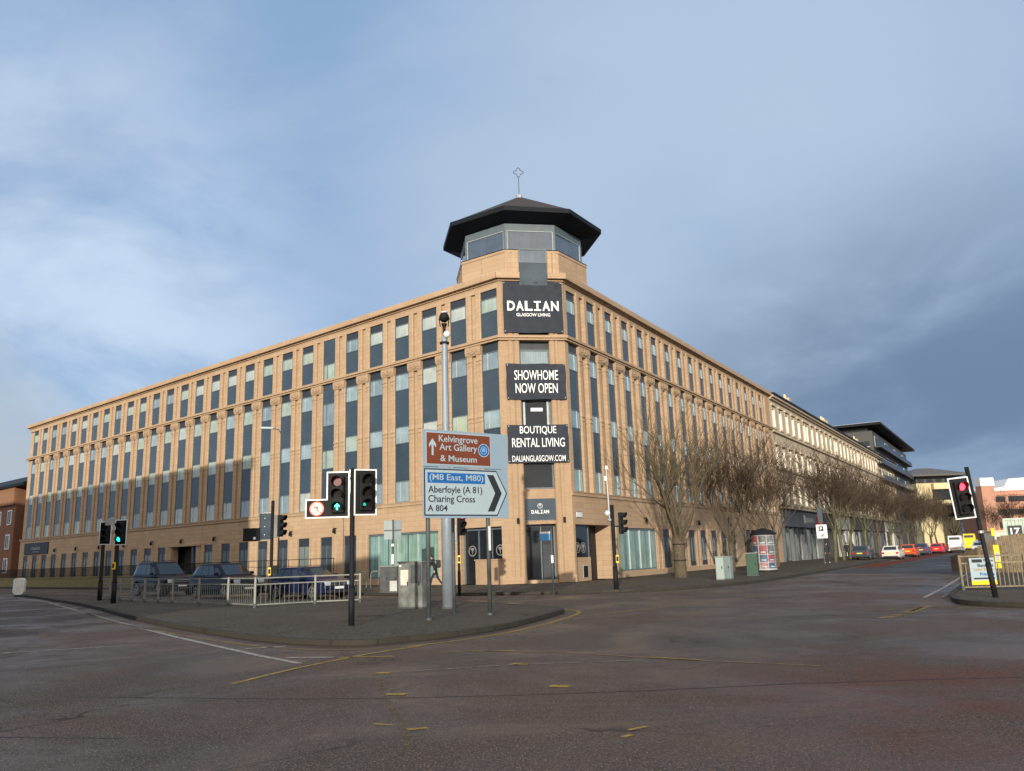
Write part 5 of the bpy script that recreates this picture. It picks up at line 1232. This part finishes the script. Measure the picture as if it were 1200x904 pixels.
mb = MB(M('blue_light', (.05, .2, .75), .2)); mb.box(-.35, -.1, -.6, .6, 1.5, 1.62); mb.build('light_bar', pc_)

# ------------------------------------------------------------------ people
SKIN = M('skin', (.42, .25, .18), .6)
def person(label, loc, rz, jacket, trousers, stride=.3, lean=.1, h=1.72, hood=False, shoes=None):
    """faces local -y; one skinned body, hair a child"""
    t = thing('person', label, 'person', loc, rz, 'people walking')
    k = h / 1.72
    J = [(0, 0, .93), (0, -lean * .5, 1.18), (0, -lean, 1.40), (0, -lean * 1.25, 1.50), (0, -lean * 1.4 - .02, 1.56)]
    rad = [(.15, .11), (.145, .10), (.17, .105), (.06, .06), (.055, .055)]
    E_ = [(0, 1), (1, 2), (2, 3), (3, 4)]
    def add(p, r, par): J.append(p); rad.append(r if isinstance(r, tuple) else (r, r)); E_.append((par, len(J) - 1)); return len(J) - 1
    for sd_ in (-1, 1):
        f_ = sd_ * stride
        hip = add((sd_ * .09, 0, .88), .095, 0); kn = add((sd_ * .10, -f_ * .55 - .05, .49), .062, hip); an = add((sd_ * .10, -f_ * .9 + (.12 if f_ < 0 else 0), .09), .042, kn); add((sd_ * .11, -f_ * .9 - .14 + (.12 if f_ < 0 else 0), .04), .038, an)
        sh = add((sd_ * .19, -lean, 1.39), .062, 2); el = add((sd_ * .25, -lean + f_ * .35 + .03, 1.11), .048, sh); wr = add((sd_ * .25, -lean + f_ * .55 - .12, .90), .034, el); pa = add((sd_ * .25, -lean + f_ * .6 - .15, .83), .032, wr)
        for q in range(4): add((sd_ * .25 + (q - 1.5) * .002, -lean + f_ * .6 - .185 + q * .021, .755 + .008 * abs(q - 1.3)), .009, pa)
        add((sd_ * .235, -lean + f_ * .6 - .205, .80), .010, wr)
    me = bpy.data.meshes.new('body'); me.from_pydata([tuple(c * k for c in p) for p in J], E_, []); o = bpy.data.objects.new('body', me); COL.objects.link(o)
    s_ = o.modifiers.new('skin', 'SKIN'); s_.use_smooth_shade = True
    for v, r_ in zip(me.skin_vertices[0].data, rad): v.radius = (r_[0] * k, r_[1] * k)
    me.skin_vertices[0].data[0].use_root = True
    o.modifiers.new('sub', 'SUBSURF').levels = 1
    dg = bpy.context.evaluated_depsgraph_get(); dg.update(); m2 = bpy.data.meshes.new_from_object(o.evaluated_get(dg)); bpy.data.objects.remove(o)
    bm = bmesh.new(); bm.from_mesh(m2)
    hc = Vector((0, -lean * 1.5 - .03, 1.62)) * k
    r2 = bmesh.ops.create_uvsphere(bm, u_segments=14, v_segments=10, radius=1)
    for v in r2['verts']:
        c = v.co.copy(); fr = max(0, -c.y); x, y, z = c.x * .074, c.y * .092, c.z * .115
        if abs(c.x) < .25 and -.35 < c.z < .15 and c.y < -.8: y -= .018
        if c.z < -.3: x *= .86; y *= .93
        v.co = hc + Vector((x, y, z)) * k
    for sd_ in (-1, 1):
        for p, rr in (((sd_ * .028, -.083, .012), .011), ((sd_ * .075, .0, -.005), .022)):
            q = bmesh.ops.create_icosphere(bm, subdivisions=1, radius=rr * k)
            for v in q['verts']: v.co += hc + Vector(p) * k
    bm.to_mesh(m2); bm.free(); m2.name = 'body'
    jk = M('cloth_%d' % len(MATS), jacket, .85, var=.25, scale=6); tr = M('cloth_%d' % len(MATS), trousers, .85, var=.25, scale=6)
    m2.materials.clear()
    for m_ in (jk, tr, SKIN, shoes or TRIM): m2.materials.append(m_)
    for p in m2.polygons:
        c = p.center / k
        if c.z > 1.5 and (Vector((c.x, c.y, c.z)) - hc / k).length < .2: p.material_index = 2
        elif abs(c.x) > .21 and c.z < .89: p.material_index = 2
        elif c.z < .1: p.material_index = 3
        elif c.z < .90 and abs(c.x) < .21: p.material_index = 1
        p.use_smooth = True
    b = bpy.data.objects.new('body', m2); COL.objects.link(b); b.parent = t
    mb = MB(jk if hood else M('dark_hair', (.02, .015, .012), .7)); mb.sphere(tuple(hc + Vector((0, .018, .022)) * k), .118 * k, None, 14, 9, (.76, .92, 1.0), .38, 1.0); mb.build('hood' if hood else 'hair', t, None, True)
    return t
pr = person('person in black with a backpack walking left past the green shop window', (-4.4, 44.4, .12), R(-75), (.012, .012, .014), (.016, .017, .022), .34, .16, 1.72)
bp_ = thing('backpack', 'black rounded backpack on the back of the walking person', 'bag', (-4.4, 44.4, .12), R(-75))
mb = MB(M('backpack_cloth', (.02, .02, .022), .8)); mb.box(-.16, .16, .05, .27, 1.02, 1.44); mb.build('bag', bp_, None, False, .07, 4); mb = MB(TRIM)
for q in (-.11, .11): mb.tube([(q, .06, 1.4), (q, -.12, 1.47), (q, -.29, 1.36), (q, -.16, 1.15), (q, .06, 1.06)], .018, 6)
mb.build('strap', bp_)
person('person in dark clothes with pale trainers standing by the parking sign', (27.4, 73.6, .12), R(10), (.02, .02, .025), (.03, .03, .035), .12, .03, 1.78, False, WHITE)
person('person in black walking between the two mossy tree trunks by the shops', (33.6, 84.6, .12), R(160), (.01, .01, .012), (.012, .012, .014), .3, .05, 1.76)

# ------------------------------------------------------------------ street trees, bare in winter
def grow_tree(seed, H, r0, fork, spread, dens, lean=(0, 0), sparse=False):
    rg = random.Random(seed); thick = MB(BARK); thin = MB(TWIG)
    def seg(p, d, r, L, n, sides, wob, up):
        pts = [p.copy()]; rs = [r]; q = p.copy()
        for i in range(n):
            d = (d + Vector((rg.gauss(0, wob), rg.gauss(0, wob), rg.gauss(0, wob * .6) + up))).normalized(); q = q + d * (L / n); pts.append(q.copy()); rs.append(r * (1 - .55 * (i + 1) / n))
        (thick if r > .022 else thin).tube(pts, rs, sides, None, False); return pts, d, rs
    def rec(p, d, r, L, lev):
        pts, dd, rs = seg(p, d, r, L, 4 if lev < 3 else 3, 7 if lev == 0 else (5 if lev < 2 else 3), .10 + .035 * lev, .05)
        if lev >= dens: return
        nk = (4, 4, 4, 4, 3)[min(lev, 4)]
        for k in range(nk):
            u = rg.uniform(.35, 1.0) if k else 1.0; i = min(len(pts) - 2, int(u * (len(pts) - 1))); f = u * (len(pts) - 1) - i; f = min(1, max(0, f)); b = pts[i].lerp(pts[i + 1], f)
            a = rg.uniform(0, 2 * math.pi); ax = dd.orthogonal().normalized(); ax = Matrix.Rotation(a, 3, dd) @ ax
            ang = rg.uniform(.25, .75) * (1.0 if k else .35); nd = (Matrix.Rotation(ang, 3, ax) @ dd); nd.z += .12; nd.normalize()
            rec(b, nd, max(.013, rs[i] * rg.uniform(.48, .66)), L * rg.uniform(.50, .74), lev + 1)
    top = Vector((lean[0], lean[1], fork))
    tr = [Vector((0, 0, -.1)), Vector((lean[0] * .1, lean[1] * .1, .25)), Vector((lean[0] * .5, lean[1] * .5, fork * .5)), top]
    thick.tube(tr, [r0 * 1.25, r0, r0 * .93, r0 * .98], 12, None, True)
    nl = 12 if sparse else 9
    for k in range(nl):
        a = 2 * math.pi * (k + rg.uniform(-.25, .25)) / nl; tilt = rg.uniform(.25, 1.0) * spread if k else .05
        d = Vector((math.cos(a) * math.sin(tilt), math.sin(a) * math.sin(tilt), math.cos(tilt)))
        rec(top + Vector((math.cos(a), math.sin(a), 0)) * r0 * .55 - Vector((0, 0, rg.uniform(0, .45))), d, r0 * (rg.uniform(.14, .30) if k % 3 else rg.uniform(.3, .4)), (H - fork) * rg.uniform(.40, .56), 0)
    return thick, thin
def tree_proto(seed, H, r0, fork, spread, dens, bark, twig, label, loc, rz, sc_=1., lean=(0, 0)):
    a, b = grow_tree(seed, H, r0, fork, spread, dens, lean, r0 > .3); a.mats = [bark]; b.mats = [twig]
    t = thing('bare_tree', label, 'tree', loc, rz, 'bare street trees'); a.build('trunk', t, None, True); b.build('crown', t); t.scale = (sc_,) * 3; return t
p1_ = tree_proto(11, 9.8, .36, 2.35, .74, 3, BARK, TWIG2, 'thick-trunked bare tree with banded trunk before the sandstone front, nearest of the row', (9.3, 47.6, .12), .4)
mb = MB(BLACK); mb.tube([(0, 0, .95), (0, 0, 1.0)], .385, 14); mb.tube([(0, 0, 1.85), (0, 0, 1.9)], .375, 14); mb.build('trunk_band', p1_)
p2_ = tree_proto(23, 9.3, .19, 2.3, .74, 4, BARK, TWIG, 'bare tree behind the pale green cabinets, second of the row', (14.6, 56.6, .12), 1.0)
p3_ = tree_proto(5, 9.4, .15, 2.9, .76, 4, BARKG, TWIG, 'bare tree with a greenish leaning trunk just past the parking sign', (28.9, 75.6, .12), 2.0, 1., (-.35, .1))
spots = [(16.0, 57.6, .9, 2.2, 2, 'slender bare tree close behind the second one of the row'), (20.8, 66.6, .95, 4.2, 2, 'bare tree right of the poster drum before the grey shopfront'),
         (32.6, 83.0, 1.0, .8, 3, 'bare tree with a mossy trunk before the pale shutters'), (36.8, 92.0, 1.0, 3.0, 3, 'bare tree behind the dark parked car'), (42.6, 101.5, 1.05, 1.9, 3, 'bare tree beside the orange-red car'), (48.6, 111.5, 1.1, 5.2, 2, 'bare tree beside the purple-grey car'),
         (55.0, 122.5, 1.1, 2.6, 3, 'bare tree beside the bright red car'), (61.5, 133.0, 1.15, .5, 2, 'bare tree beyond the farthest red car'), (68, 144, 1.15, 1.5, 3, 'bare tree just under the dark modern block'), (75, 156, 1.2, 3.5, 2, 'bare tree before the far corner of the dark modern block'),
         (83, 169, 1.2, 4.4, 3, 'bare tree far down the right street, before the cream block'), (92, 184, 1.25, 2.9, 2, 'far bare tree in line with the white van'), (101, 199, 1.3, .2, 3, 'very distant bare tree above the yellow van'),
         (97, 168, 1.0, 2.1, 2, 'distant bare tree on the far right side of the street'), (90, 150, .95, 3.3, 3, 'bare tree left of the pink brick block'), (112, 212, 1.4, 1.1, 2, 'very distant bare tree under the cream block')]
for x, y, s_, rz, which, lb in spots:
    c = copy_tree(p2_ if which == 2 else p3_); c.location = (x, y, .12); c.scale = (s_, s_, s_ * rnd.uniform(.94, 1.06)); c.rotation_euler = (0, 0, rz); c['label'] = lb

# the wooded park at the far end of the street reads as one mass
wd = MB(TWIG)
wr = random.Random(3)
for k in range(24):
    a, b = grow_tree(100 + k, wr.uniform(9, 12), .2, 2.5, .8, 2)
    px_, py_ = 92 + k * 2.3 + wr.uniform(-2, 2), 236 + wr.uniform(-12, 14) - k * .8; q = wr.uniform(.9, 1.25)
    for m_ in (a, b): wd.add([(px_ + x * q, py_ + y * q, z * q) for x, y, z in m_.v], m_.f)
wd.build('woodland')['kind'] = 'stuff'
